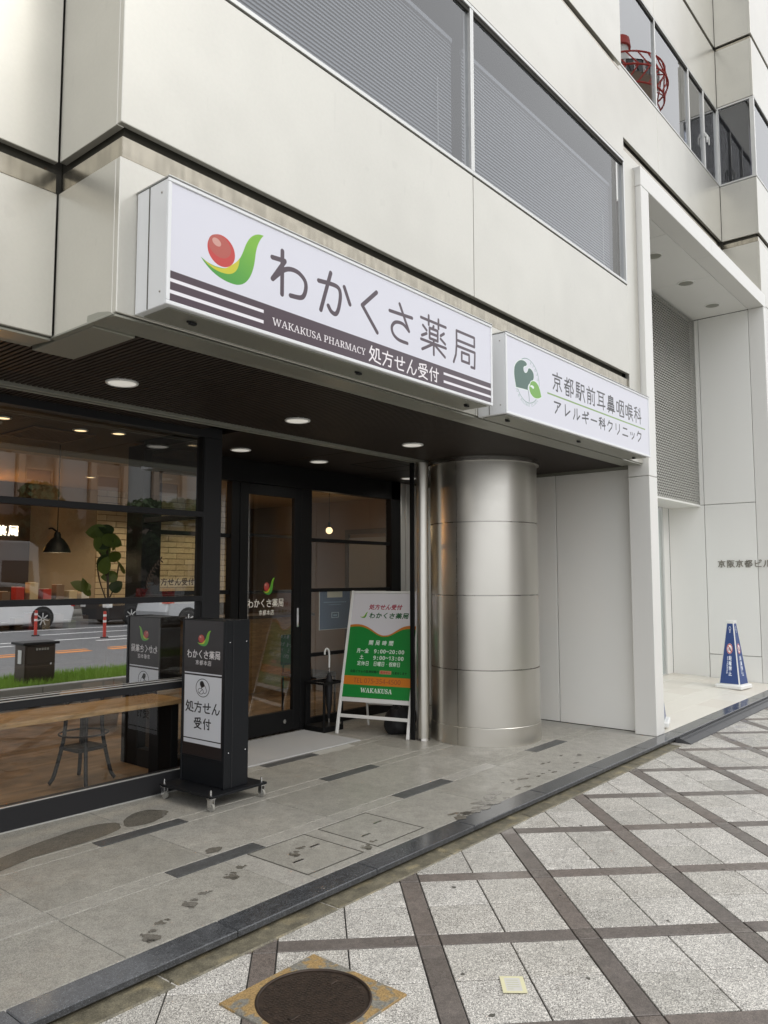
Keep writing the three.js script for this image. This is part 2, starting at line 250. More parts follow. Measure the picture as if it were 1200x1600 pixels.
// ------------------------------------------------------------ stroke lettering (100 x 100 grid, y down; c = curve)
const GL = {
  わ: '31 5,31 97|7 27,37 24|37 25,8 72|c 8 72,38 42,66 36,87 48,90 68,80 88,52 93', か: 'c 8 33,44 29,62 32,67 48,62 78,54 92,42 90,34 80|40 5,14 95|78 24,94 58', く: '68 5,22 47,70 95',
  さ: '8 32,90 28|44 6,78 64|c 78 64,56 52,30 54,16 68,20 84,40 94,72 95',
  薬: '4 16,96 16|32 4,32 27|68 4,68 27|50 26,46 34|35 34,65 34,65 60,35 60,35 34|35 47,65 47|11 34,24 43|7 60,24 51|89 34,76 43|93 60,76 51|4 70,96 70|50 62,50 98|47 72,8 94|53 72,92 94',
  局: '16 7,88 7,88 33,16 33|16 7,16 46,13 74,4 97|16 49,90 49,88 94,74 94|36 62,66 62,66 86,36 86,36 62',
  処: '24 4,6 46|22 22,46 22,38 50,22 76,4 95|14 40,30 66,50 86,98 95|62 12,62 50,52 74|62 12,84 12,84 66,97 66', 方: '50 4,50 22|6 24,94 24|40 24,36 56,10 95|38 48,82 48,77 92,58 91',
  せ: '5 42,95 35|71 8,70 56,56 60|28 16,28 78,38 90,84 90', ん: '54 5,8 95|c 8 95,28 58,42 52,52 62,54 84,66 93,82 82,95 56',
  受: '80 4,16 12|18 18,26 30|46 16,50 28|82 14,72 28|8 48,8 37,92 37,92 48|22 54,76 54,46 84,10 96|28 62,56 86,92 96', 付: '32 6,8 44|23 30,23 96|40 32,96 32|76 6,76 92,60 89|50 50,60 66',
  京: '50 3,50 18|6 20,94 20|26 34,74 34,74 54,26 54,26 34|50 54,50 94,38 91|28 64,10 88|72 64,90 86', 都: '8 24,52 24|30 6,30 44|4 44,58 44|54 8,6 62|18 57,48 57,48 94,18 94,18 57|18 75,48 75|66 10,66 97|66 10,92 10,79 38,94 58,90 75,74 72',
  駅: '10 8,10 56|10 8,46 8|10 24,44 24|10 40,44 40|28 8,28 56|10 56,50 56,46 93,36 89|8 70,4 88|18 68,20 84|28 66,32 80|60 12,92 12,92 42,60 42|60 12,60 50,50 95|74 42,97 95',
  前: '28 4,36 18|72 4,62 18|4 22,96 22|14 36,14 95|14 36,46 36,46 92,36 92|14 54,46 54|14 70,46 70|64 38,64 76|87 32,87 94,73 92', 耳: '6 9,94 9|25 9,25 80|74 9,74 97|25 32,74 32|25 55,74 55|4 83,96 76',
  鼻: '50 2,42 10|22 10,78 10,78 42,22 42,22 10|22 20,78 20|22 31,78 31|14 50,86 50,86 74,14 74,14 50|14 62,86 62|50 50,50 74|4 83,96 83|32 74,32 86,20 98|68 74,68 98', 咽: '6 24,29 24,29 74,6 74,6 24|42 9,95 9,95 95,42 95,42 9|50 34,87 34|68 18,68 42,52 80|69 46,87 80',
  喉: '6 24,28 24,28 74,6 74,6 24|46 6,34 38|41 26,41 96|54 12,86 12,84 28|50 28,97 28|60 34,52 52|56 45,92 45|48 63,98 63|74 45,72 66,50 96|76 66,98 96', 科: '42 6,8 16|4 34,50 34|27 12,27 97|27 38,4 74|28 42,50 64|60 14,74 26|58 38,72 50|50 70,98 60|84 4,84 97',
  ア: '10 14,90 14,60 46|50 36,46 64,20 95', レ: '26 8,26 90,86 44', ル: '30 14,28 56,8 94|58 8,58 90,95 54', ギ: '12 36,82 26|6 64,92 52|40 8,60 97|78 4,86 18|91 2,98 14', ー: '8 50,92 50', ク: '38 6,12 48|32 22,86 22,74 58,30 97', リ: '22 12,22 60|78 8,78 58,42 97', ニ: '18 24,82 24|6 84,94 84', ッ: '18 42,26 60|46 38,52 56|86 40,74 70,42 95',
  阪: '12 8,12 97|12 8,40 8,26 36,40 56,35 70,20 68|52 12,96 12|55 12,55 50,42 95|56 38,88 38,76 70,50 97|60 54,98 95', ビ: '20 10,20 82,34 90,90 89|78 36,20 54|70 6,80 20|86 2,96 16', 本: '6 28,94 28|50 4,50 98|48 30,6 78|52 30,94 78|30 75,70 75', 店: '50 2,50 14|12 16,96 16|14 16,14 56,4 97|54 24,54 60|54 40,90 40|30 60,84 60,84 95,30 95,30 60',
  開: '8 6,8 96|8 6,42 6,42 36,8 36|8 21,42 21|92 6,92 96,80 96|58 6,92 6|58 6,58 36,92 36|58 21,92 21|26 50,74 50|20 66,80 66|40 50,36 92|62 50,62 92', 間: '8 6,8 96|8 6,42 6,42 36,8 36|8 21,42 21|92 6,92 96,80 96|58 6,92 6|58 6,58 36,92 36|58 21,92 21|32 48,68 48,68 88,32 88,32 48|32 68,68 68',
  時: '8 14,36 14,36 82,8 82,8 14|8 48,36 48|46 18,92 18|68 4,68 36|42 38,98 38|42 58,98 58|82 44,82 94,66 90|54 70,62 82', 月: '24 8,24 60,8 96|24 8,80 8,80 94,64 92|24 34,80 34|24 58,80 58', '〜': 'c 6 56,26 42,50 50,74 58,94 44', 金: '50 4,4 42|50 4,96 42|28 40,72 40|14 58,86 58|50 40,50 90|6 92,94 92|28 68,34 82|72 68,66 82', 土: '18 38,82 38|50 8,50 90|6 90,94 90',
  定: '50 2,50 14|8 28,8 16,92 16,92 28|24 38,76 38|50 38,50 88|50 62,82 62|28 52,22 74,6 96|20 76,50 92,96 92', 休: '30 6,6 46|20 30,20 96|36 32,96 32|66 6,66 96|64 34,36 76|68 34,96 76', 日: '20 8,80 8,80 92,20 92,20 8|20 50,80 50', 曜: '6 16,32 16,32 80,6 80,6 16|6 48,32 48|44 8,66 8,66 34,44 34|44 21,66 21|74 8,94 8,94 34,74 34|74 21,94 21|52 40,42 60|48 52,48 96|48 52,94 52|48 66,90 66|48 80,90 80|48 94,96 94|70 42,70 94',
  '・': '48 50,52 50', 祝: '22 4,28 14|6 24,42 24,6 60|26 46,26 96|30 50,42 60|54 10,90 10,90 44,54 44,54 10|62 44,60 70,42 96|80 44,80 90,98 90,98 78', 祭: '30 4,8 40|26 14,48 14,14 52|56 12,92 12,78 32,98 48|56 24,80 44|34 48,66 48|14 62,86 62|50 62,50 96|30 72,16 90|70 72,86 88',
  駐: '10 8,10 56|10 8,46 8|10 24,44 24|10 40,44 40|28 8,28 56|10 56,50 56,46 93,36 89|8 70,4 88|18 68,20 84|28 66,32 80|72 4,78 14|56 26,96 26|76 26,76 92|58 58,94 58|52 92,98 92', 輪: '6 16,46 16|10 28,42 28,42 60,10 60,10 28|10 44,42 44|4 74,48 74|26 4,26 96|72 4,50 34|72 4,98 34|62 34,84 34|56 48,94 48,94 94,86 94|56 48,56 96|56 70,94 70|68 48,68 92|82 48,82 92',
  禁: '24 4,24 40|4 16,44 16|22 18,6 36|26 18,44 34|74 4,74 40|54 16,96 16|72 18,54 36|76 18,96 36|26 48,74 48|6 62,94 62|50 62,50 96|28 72,14 90|72 72,86 88', 止: '52 6,52 90|52 44,86 44|22 36,22 90|4 90,96 90',
  全: '50 4,4 44|50 4,96 44|26 44,74 44|20 66,80 66|50 44,50 92|6 92,94 92', 国: '10 8,90 8,90 94,10 94,10 8|26 26,74 26|28 50,72 50|24 76,76 76|50 26,50 76', ど: '30 10,38 40|80 26,30 54,26 80,82 90|84 4,90 16|94 2,99 12', ち: '10 26,88 24|46 6,30 58|c 30 58,56 46,80 58,76 80,44 94', ら: '40 6,60 18|24 30,22 66|c 22 66,52 48,80 60,74 84,38 94', の: 'c 52 20,40 66,20 76,10 54,30 24,66 16,90 44,84 74,60 90', 医: '92 8,10 8,10 94,94 94|38 16,28 34|34 28,84 28|24 52,90 52|58 28,56 60,28 84|60 58,86 82', 療: '54 2,54 12|20 14,96 14|22 14,20 60,4 96|36 28,94 28|60 18,34 50|64 28,96 50|44 50,82 50,82 70,44 70,44 50|62 70,62 96|44 80,36 92|78 80,90 92', 機: '4 30,36 30|20 4,20 96|20 32,4 66|44 10,40 40|66 4,78 70,98 94|88 8,84 40|40 54,98 54|52 54,42 94|60 66,56 84', 関: '8 6,8 96|8 6,42 6,42 36,8 36|8 21,42 21|92 6,92 96,80 96|58 6,92 6|58 6,58 36,92 36|58 21,92 21|24 54,76 54|22 70,78 70|50 54,28 92|52 70,74 92', も: 'c 46 4,40 60,50 92,80 84,84 62|18 30,76 30|16 52,74 52', し: 'c 28 6,26 70,46 92,86 70', ま: '14 22,86 22|16 42,84 42|c 50 4,52 76,34 92,18 80,40 72,88 90', す: '6 22,94 22|c 58 4,58 52,40 60,36 44,58 44,58 72,36 96',
};
const strokesOf = (ch) => (GL[ch] || '').split('|').filter(Boolean).map((s) => ({ curve: s[0] === 'c', pts: s.replace('c ', '').split(',').map((p) => p.trim().split(' ').map(Number)) }));
function glyph(x, ch, X, Y, W, H, lw, color) {
  x.strokeStyle = color; x.lineWidth = lw; x.lineCap = 'round'; x.lineJoin = 'round';
  for (const { curve, pts } of strokesOf(ch)) {
    const q = pts.map(([a, b]) => [X + a / 100 * W, Y + b / 100 * H]); x.beginPath(); x.moveTo(...q[0]);
    if (!curve) q.slice(1).forEach((p) => x.lineTo(...p));
    else for (let i = 0; i + 1 < q.length; i++) { const p0 = q[i - 1] || q[i], p1 = q[i], p2 = q[i + 1], p3 = q[i + 2] || p2; x.bezierCurveTo(p1[0] + (p2[0] - p0[0]) / 6, p1[1] + (p2[1] - p0[1]) / 6, p2[0] - (p3[0] - p1[0]) / 6, p2[1] - (p3[1] - p1[1]) / 6, p2[0], p2[1]); }
    x.stroke();
  }
}
function line(x, str, X, Y, W, H, lw, color, gap = 0.12, slant = 0) { // the string fills W x H
  const n = [...str].length, cw = W / (n + gap * (n - 1)); x.save(); x.transform(1, 0, -slant, 1, slant * (Y + H / 2), 0);
  [...str].forEach((ch, i) => { const px = X + i * cw * (1 + gap); if (GL[ch]) glyph(x, ch, px, Y, cw, H, lw, color); else if (ch !== ' ') { x.fillStyle = color; x.font = `bold ${H * 1.18}px sans-serif`; x.textAlign = 'center'; x.textBaseline = 'alphabetic'; x.save(); x.translate(px + cw / 2, Y + H * 0.95); const w = x.measureText(ch).width; x.scale(Math.min(1.3, cw / w), 1); x.fillText(ch, 0, 0); x.restore(); } }); x.restore();
}
function latin(x, str, X, Y, W, H, font, color, spacing) { x.save(); x.fillStyle = color; x.font = font.replace('#', String(H * 1.36)); x.textAlign = 'left'; x.textBaseline = 'alphabetic'; const w = x.measureText(str).width; x.translate(X, Y + H); x.scale(W / w, 1); x.fillText(str, 0, 0); x.restore(); }
function sprout(x, X, Y, W, H, ball = true) { // leaf bowl with a red ball; X..X+W, Y..Y+H
  const p = (u, v) => [X + u * W, Y + v * H];
  const g = x.createLinearGradient(X, Y + H, X + W * 0.5, Y); g.addColorStop(0, '#3f9440'); g.addColorStop(0.45, '#55a03a'); g.addColorStop(1, '#7ab62f');
  x.fillStyle = g; x.beginPath(); x.moveTo(...p(0, 0.76)); x.bezierCurveTo(...p(0.12, 0.92), ...p(0.3, 1.02), ...p(0.52, 1.0)); x.bezierCurveTo(...p(0.76, 0.98), ...p(0.84, 0.66), ...p(0.86, 0.42)); x.bezierCurveTo(...p(0.88, 0.2), ...p(0.94, 0.08), ...p(1, 0)); x.bezierCurveTo(...p(0.84, 0), ...p(0.74, 0.14), ...p(0.68, 0.34)); x.bezierCurveTo(...p(0.6, 0.62), ...p(0.5, 0.74), ...p(0.36, 0.8)); x.bezierCurveTo(...p(0.24, 0.84), ...p(0.1, 0.82), ...p(0, 0.76)); x.fill();
  x.fillStyle = '#c9c32c'; x.beginPath(); x.moveTo(...p(0.04, 0.78)); x.bezierCurveTo(...p(0.2, 0.86), ...p(0.36, 0.84), ...p(0.44, 0.74)); x.bezierCurveTo(...p(0.52, 0.66), ...p(0.58, 0.6), ...p(0.6, 0.54)); x.bezierCurveTo(...p(0.6, 0.74), ...p(0.52, 0.86), ...p(0.38, 0.88)); x.bezierCurveTo(...p(0.24, 0.9), ...p(0.12, 0.86), ...p(0.04, 0.78)); x.fill();
  if (ball) { x.fillStyle = '#c23c38'; x.beginPath(); x.ellipse(...p(0.31, 0.54), W * 0.215, H * 0.25, 0.15, 0, 7); x.fill(); x.fillStyle = '#b4564b'; x.beginPath(); x.ellipse(...p(0.285, 0.48), W * 0.175, H * 0.175, 0.15, 0, 7); x.fill(); x.fillStyle = '#cf9a8e'; x.beginPath(); x.ellipse(...p(0.235, 0.43), W * 0.07, H * 0.06, 0.3, 0, 7); x.fill(); }
}
const DB = '#4d3f48';
const texSign1 = canvasTex(2048, 440, (x, W, H) => {
  x.fillStyle = '#dbdbe5'; x.fillRect(0, 0, W, H); const U = (u) => u * W, V = (v) => v * H;
  x.fillStyle = DB; x.fillRect(0, V(0.745), W, H); x.fillStyle = '#ece9ee'; for (const [a, b] of [[0.808, 0.838], [0.905, 0.936]]) { x.fillRect(0, V(a), U(0.2067), V(b - a)); x.fillRect(U(0.785), V(a), W, V(b - a)); }
  sprout(x, U(0.0618), V(0.11), U(0.1424), V(0.558));
  const k = (ch, u0, u1, v0, v1, lw = 19) => glyph(x, ch, U(u0), V(v0), U(u1 - u0), V(v1 - v0), lw, DB);
  k('わ', 0.219, 0.326, 0.155, 0.61, 20); k('か', 0.343, 0.452, 0.165, 0.63, 20); k('く', 0.462, 0.566, 0.16, 0.65, 20); k('さ', 0.570, 0.670, 0.175, 0.645, 17); k('薬', 0.690, 0.800, 0.175, 0.65, 15); k('局', 0.824, 0.936, 0.20, 0.65, 15);
  latin(x, 'WAKAKUSA PHARMACY', U(0.228), V(0.847), U(0.268), V(0.072), '#px serif', '#efeaec'); line(x, '処方せん受付', U(0.507), V(0.788), U(0.258), V(0.18), 8, '#efeaec', 0.1);
});
const texSign2 = canvasTex(2048, 448, (x, W, H) => {
  x.fillStyle = '#dbdbe5'; x.fillRect(0, 0, W, H); const U = (u) => u * W, V = (v) => v * H;
  const cx = U(0.112), cy = V(0.50), R = V(0.30); x.strokeStyle = '#6f8f86'; x.lineWidth = 4; x.beginPath(); x.arc(cx, cy, R, 0, 7); x.stroke();
  const round = (str, r, a0, a1) => { x.fillStyle = '#8aa39c'; x.font = '22px serif'; x.textAlign = 'center'; [...str].forEach((c, i) => { const a = a0 + (a1 - a0) * i / (str.length - 1); x.save(); x.translate(cx + Math.cos(a) * r, cy + Math.sin(a) * r); x.rotate(a + (a1 < a0 ? -Math.PI / 2 : Math.PI / 2)); x.fillText(c, 0, 0); x.restore(); }); };
  round('KYOTO', R - 22, -1.25, -0.25); round('OTO & ALLERGY CLINIC', R + 22, 2.75, 0.75);
  const uv = (a, b) => [U(0.0357 + 0.00035 * (a - 120)), V(0.4422 - 0.000309 * (a - 120) + 0.00082 * (b - 380))];
  const leaf = (pts, col) => { const q = pts.map((p) => uv(...p)), n = q.length; x.beginPath(); x.moveTo((q[0][0] + q[n - 1][0]) / 2, (q[0][1] + q[n - 1][1]) / 2); for (let i = 0; i < n; i++) { const e = q[(i + 1) % n]; x.quadraticCurveTo(q[i][0], q[i][1], (q[i][0] + e[0]) / 2, (q[i][1] + e[1]) / 2); } x.fillStyle = col; x.fill(); x.strokeStyle = '#e4ede8'; x.lineWidth = 5; x.stroke(); };
  leaf([[150, 645], [150, 640], [118, 430], [130, 270], [205, 185], [285, 188], [335, 245], [322, 292], [272, 300], [278, 372], [305, 405], [335, 375], [348, 312], [395, 325], [438, 400], [442, 500], [402, 560], [345, 600], [338, 690], [338, 694], [250, 668]], '#44655a');
  leaf([[352, 640], [372, 596], [380, 545], [430, 522], [490, 560], [535, 660], [562, 805], [562, 812], [500, 842], [430, 822], [372, 745]], '#6fa83c');
  leaf([[372, 622], [400, 608], [432, 628], [436, 655], [418, 664], [408, 640]], '#e4ede8');
  x.strokeStyle = '#44655a'; x.lineWidth = 5; x.beginPath(); x.moveTo(U(0.112), V(0.62)); x.quadraticCurveTo(U(0.12), V(0.72), U(0.118), V(0.78)); x.stroke();
  line(x, '京都駅前耳鼻咽喉科', U(0.256), V(0.215), U(0.676), V(0.29), 11, '#1b191e', 0.16); line(x, 'アレルギー科クリニック', U(0.262), V(0.63), U(0.672), V(0.19), 10.5, '#1b191e', 0.22);
  x.fillStyle = '#7d9f55'; x.fillRect(U(0.225), V(0.553), U(0.741), V(0.022));
});
const texBox = canvasTex(512, 1280, (x, W, H) => {
  x.fillStyle = '#231c1d'; x.fillRect(0, 0, W, H); sprout(x, 175, 95, 175, 150);
  line(x, 'わかくさ薬局', 48, 285, 420, 78, 8, '#e4e0e0', 0.12); line(x, '京都本店', 160, 380, 200, 46, 5, '#d4d0d0', 0.15);
  x.fillStyle = '#d9dbe0'; x.fillRect(22, 500, W - 44, 12); x.fillRect(22, 528, W - 44, 640); x.fillStyle = '#1c1819'; x.fillRect(22, 1120, W - 44, 10);
  const c = '#1b1a1c'; x.strokeStyle = c; x.lineWidth = 6; x.beginPath(); x.arc(256, 640, 84, 0, 7); x.stroke();
  x.save(); x.translate(262, 630); x.rotate(-0.5); x.fillStyle = c; x.beginPath(); x.arc(0, -34, 25, Math.PI, 0); x.lineTo(25, 2); x.lineTo(-25, 2); x.fill(); x.beginPath(); x.moveTo(25, 2); x.lineTo(25, 38); x.arc(0, 38, 25, 0, Math.PI); x.lineTo(-25, 2); x.lineWidth = 5; x.stroke(); x.restore();
  x.beginPath(); x.ellipse(232, 672, 34, 26, 0.2, 0, 7); x.fillStyle = '#d9dbe0'; x.fill(); x.lineWidth = 5; x.stroke(); x.beginPath(); x.moveTo(212, 690); x.lineTo(252, 654); x.stroke();
  line(x, '処方せん', 42, 770, 430, 108, 12, c, 0.1); line(x, '受付', 150, 920, 216, 108, 12, c, 0.12);
});
const texStand = canvasTex(640, 1024, (x, W, H) => {
  x.fillStyle = '#dfdde2'; x.fillRect(0, 0, W, H);
  x.fillStyle = '#c9792c'; x.beginPath(); x.moveTo(0, 322); x.bezierCurveTo(190, 280, 240, 420, 345, 420); x.bezierCurveTo(450, 420, 480, 290, 640, 322); x.lineTo(640, 520); x.lineTo(0, 520); x.fill();
  x.fillStyle = '#1f8a3c'; x.beginPath(); x.moveTo(0, 345); x.bezierCurveTo(190, 300, 240, 432, 345, 432); x.bezierCurveTo(450, 432, 480, 320, 640, 355); x.lineTo(640, H); x.lineTo(0, H); x.fill();
  line(x, '処方せん受付', 170, 112, 320, 52, 7, '#a51f3a', 0.1, 0.12); sprout(x, 88, 188, 74, 62, false); line(x, 'わかくさ薬局', 180, 196, 380, 54, 8, '#245c36', 0.14, 0.12);
  const w = '#e6efe6'; line(x, '開局時間', 205, 470, 235, 46, 6, w, 0.55, 0.08);
  line(x, '月〜金', 95, 552, 115, 44, 6, w, 0.1); line(x, '9:00〜20:00', 262, 552, 290, 44, 6, w, 0.08); line(x, '土', 130, 614, 38, 42, 6, w, 0); line(x, '9:00〜13:00', 262, 614, 290, 44, 6, w, 0.08); line(x, '定休日', 112, 674, 115, 44, 5, w, 0.1); line(x, '日曜日・祝祭日', 270, 674, 256, 44, 5, w, 0.1);
  x.fillStyle = '#1b2b20'; line(x, '全国どちらの医療機関の', 52, 762, 280, 26, 3, '#12331d', 0.08); x.fillStyle = '#c58a6a'; x.fillRect(338, 758, 110, 34); line(x, '処方せん', 346, 763, 94, 25, 3, '#b43a2c', 0.1); line(x, 'も受付します', 456, 764, 140, 26, 3, '#12331d', 0.1);
  x.fillStyle = '#d5802a'; x.fillRect(0, 820, W, 84); latin(x, 'TEL 075-354-4500', 96, 838, 450, 46, '#px sans-serif', '#a2543a'); latin(x, 'WAKAKUSA', 172, 930, 300, 44, 'bold #px serif', '#eef4ee');
});
const texCone = canvasTex(256, 640, (x, W, H) => {
  x.fillStyle = '#1d3f7e'; x.fillRect(0, 0, W, H); x.strokeStyle = '#e8ecf4'; x.lineWidth = 6; x.beginPath(); x.arc(128, 52, 18, 0, 7); x.stroke(); x.beginPath(); x.moveTo(118, 68); x.lineTo(124, 96); x.lineTo(134, 96); x.lineTo(140, 68); x.stroke();
  x.fillStyle = '#f0ecec'; x.beginPath(); x.arc(128, 270, 56, 0, 7); x.fill(); x.strokeStyle = '#c23c34'; x.lineWidth = 11; x.beginPath(); x.arc(128, 270, 48, 0, 7); x.stroke(); x.beginPath(); x.moveTo(94, 236); x.lineTo(162, 304); x.stroke(); x.strokeStyle = '#30303a'; x.lineWidth = 4; x.beginPath(); x.arc(112, 282, 12, 0, 7); x.stroke(); x.beginPath(); x.arc(146, 282, 12, 0, 7); x.stroke(); x.beginPath(); x.moveTo(112, 282); x.lineTo(124, 258); x.lineTo(142, 260); x.lineTo(146, 282); x.stroke();
  [...'駐輪禁止'].forEach((c, i) => glyph(x, c, 118, 346 + i * 54, 48, 48, 7, '#e8ecf4'));
  x.save(); x.translate(84, 350); x.rotate(Math.PI / 2); x.fillStyle = '#e8ecf4'; x.font = 'bold 30px sans-serif'; x.fillText('NO PARKING', 0, 0); x.restore();
});
const texDoor = canvasTex(768, 640, (x, W, H) => { x.clearRect(0, 0, W, H); sprout(x, 310, 40, 230, 250); line(x, 'わかくさ薬局', 30, 350, 690, 120, 13, '#efe9dc', 0.1); line(x, '京都本店', 240, 510, 290, 76, 8, '#efe9dc', 0.12); });
const texPane = canvasTex(768, 512, (x, W, H) => {
  x.clearRect(0, 0, W, H); line(x, '処方せん受付', 150, 330, 600, 90, 11, '#2c2018', 0.1); x.strokeStyle = '#3a2c20'; x.lineWidth = 6; x.beginPath(); x.moveTo(60, 470); x.quadraticCurveTo(70, 260, 240, 110); x.stroke(); x.fillStyle = '#3a2c20';
  for (let i = 0; i < 9; i++) { const t = i / 8, px = 62 + 178 * t * t, py = 450 - 340 * t; for (const s of [-1, 1]) { x.save(); x.translate(px, py); x.rotate(-0.9 + s * 0.9 + t * 0.7); x.beginPath(); x.ellipse(26, 0, 24, 9, 0, 0, 7); x.fill(); x.restore(); } }
});
const texPoster = canvasTex(256, 384, (x, W, H) => { x.fillStyle = '#17486f'; x.fillRect(0, 0, W, H); x.fillStyle = '#c9c3ae'; x.fillRect(60, 0, 130, 70); x.fillStyle = '#7ea3bd'; for (let i = 0; i < 12; i++) x.fillRect(34 + i * 16, 112, 11, 9); for (let i = 0; i < 7; i++) x.fillRect(76 + i * 15, 138, 10, 6); x.strokeStyle = '#b8d0de'; x.lineWidth = 5; x.strokeRect(100, 220, 56, 50); x.fillRect(112, 240, 32, 16); });
const texPlate = canvasTex(128, 32, (x, W, H) => { x.fillStyle = '#2a2724'; x.fillRect(0, 0, W, H); x.fillStyle = '#bdb9b0'; for (let i = 0; i < 5; i++) { x.fillRect(6 + i * 24, 6, 17, 20); x.clearRect(10 + i * 24, 12, 8, 4); } });
const printed = (map, o = {}) => phys({ map, roughness: 0.35, clearcoat: 0.3, clearcoatRoughness: 0.15, ...o });


// ============================================================ THE GROUND
const frustum = new THREE.Frustum().setFromProjectionMatrix(new THREE.Matrix4().multiplyMatrices(camera.projectionMatrix, camera.matrixWorldInverse));
const inView = (x, y, z, r) => frustum.intersectsSphere(new THREE.Sphere(new THREE.Vector3(x, y, z), r));
solo('ground', box(-400, 400, -1.2, -0.30, -400, 400, 0), M.concrete, { kind: 'structure' });
{ // sidewalk: square granite tiles between brown strips, laid at 45 degrees
  const sw = setting('sidewalk'), Y = -0.05, p = 0.685, sw2 = 0.05, O = [3.735, 0.588], q = Math.SQRT1_2;
  part(sw, 'bedding', box(-14, 26, -0.30, Y - 0.007, -0.3, 3.02, 0), M.joint);
  const toW = (a, b) => [O[0] + (a + b) * q, O[1] + (a - b) * q];
  const t = (p - 2 * sw2) / 2, tiles = [], strips = [], corners = [];
  for (let i = -40; i < 44; i++) for (let j = -40; j < 44; j++) {
    for (const [u, v] of [[0, 0], [0, 1], [1, 0], [1, 1]]) tiles.push([i * p + sw2 + t * (u + 0.5), j * p + sw2 + t * (v + 0.5)]);
    strips.push([i * p + p / 2, j * p, 0], [i * p, j * p + p / 2, 1]); corners.push([i * p, j * p]);
  }
  const ok = ([a, b]) => { const [x, z] = toW(a, b); return z > -0.16 && z < 2.82 && x > -4 && x < 24; };
  const dist = ([a, b]) => { const [x, z] = toW(a, b); return Math.hypot(x, z - 2.65); };
  const lay = (name, list, w, d, mats, limit) => {
    list = list.filter(ok).sort((a, b) => dist(a) - dist(b)); let n = 0; const rest = [];
    const geos = [0, 1, 2, 3].map(() => box(-w / 2 + 0.003, w / 2 - 0.003, -0.03, 0, -d / 2 + 0.003, d / 2 - 0.003, 0.002, rnd() * 9, rnd() * 9));
    for (const s of list) {
      const [x, z] = toW(s[0], s[1]), see = inView(x, Y, z, 0.18), rot = Math.PI / 4 * -1 + (s[2] ? Math.PI / 2 : 0), yy = Y + rr(-0.0012, 0.0008);
      if (see && n < limit) { n++; const m = part(sw, name, geos[Math.floor(rnd() * 4)], mats[Math.floor(rnd() * mats.length)]); m.position.set(x, yy, z); m.rotation.y = rot + (w === d ? Math.floor(rnd() * 4) * Math.PI / 2 : 0); } else { const g = geos[0].clone(); g.rotateY(rot); g.translate(x, yy, z); rest.push(g); }
    }
    if (rest.length) { const m = part(sw, name + '_field', rest, mats[0]); m.userData.kind = 'stuff'; }
  };
  lay('tile', tiles, t, t, [M.paver, M.paver, M.paver2, M.paver3], 290);
  lay('border_strip', strips, p - 2 * sw2, 2 * sw2, [M.strip, M.strip2, M.strip], 150);
  lay('corner_stone', corners, 2 * sw2, 2 * sw2, [M.strip, M.strip2], 120);
  for (const [x, z, r] of [[2.62, 0.86, 0.008], [2.9, 1.25, 0.009], [3.3, 0.35, 0.011], [3.02, 0.40, 0.007], [3.6, 1.3, 0.007], [4.1, 0.7, 0.01], [2.45, 1.1, 0.01], [3.55, 0.8, 0.006], [4.6, 0.4, 0.008], [5.1, 0.9, 0.009], [4.4, 1.3, 0.008], [1.75, 0.45, 0.008], [5.8, 0.5, 0.01]]) { const s = new THREE.Shape(); for (let k = 0; k < 10; k++) { const t = k / 10 * 6.283, q = r * rr(0.6, 1.2); k ? s.lineTo(Math.cos(t) * q * 1.3, Math.sin(t) * q) : s.moveTo(Math.cos(t) * q * 1.3, Math.sin(t) * q); } const g = new THREE.ExtrudeGeometry(s, { depth: 0.0012, bevelEnabled: false }); g.rotateX(-Math.PI / 2); const m = part(sw, 'gum_spot', g, M.dirt); m.position.set(x, Y + 0.0005, z); m.rotation.y = rr(0, 6); }
}
{ // low edging of brown stone along the platform
  const k = setting('kerb_stones'); let x = -2.55;
  while (x < 7.28) { const L = Math.min(rr(0.86, 0.92), 7.3 - x); if (L > 0.05) part(k, 'edging_stone', box(x + 0.004, x + L - 0.004, -0.2, -0.044, -0.085, 0.088, 0.006, rnd() * 9, rnd() * 9), M.brownkerb); x += L; }
}
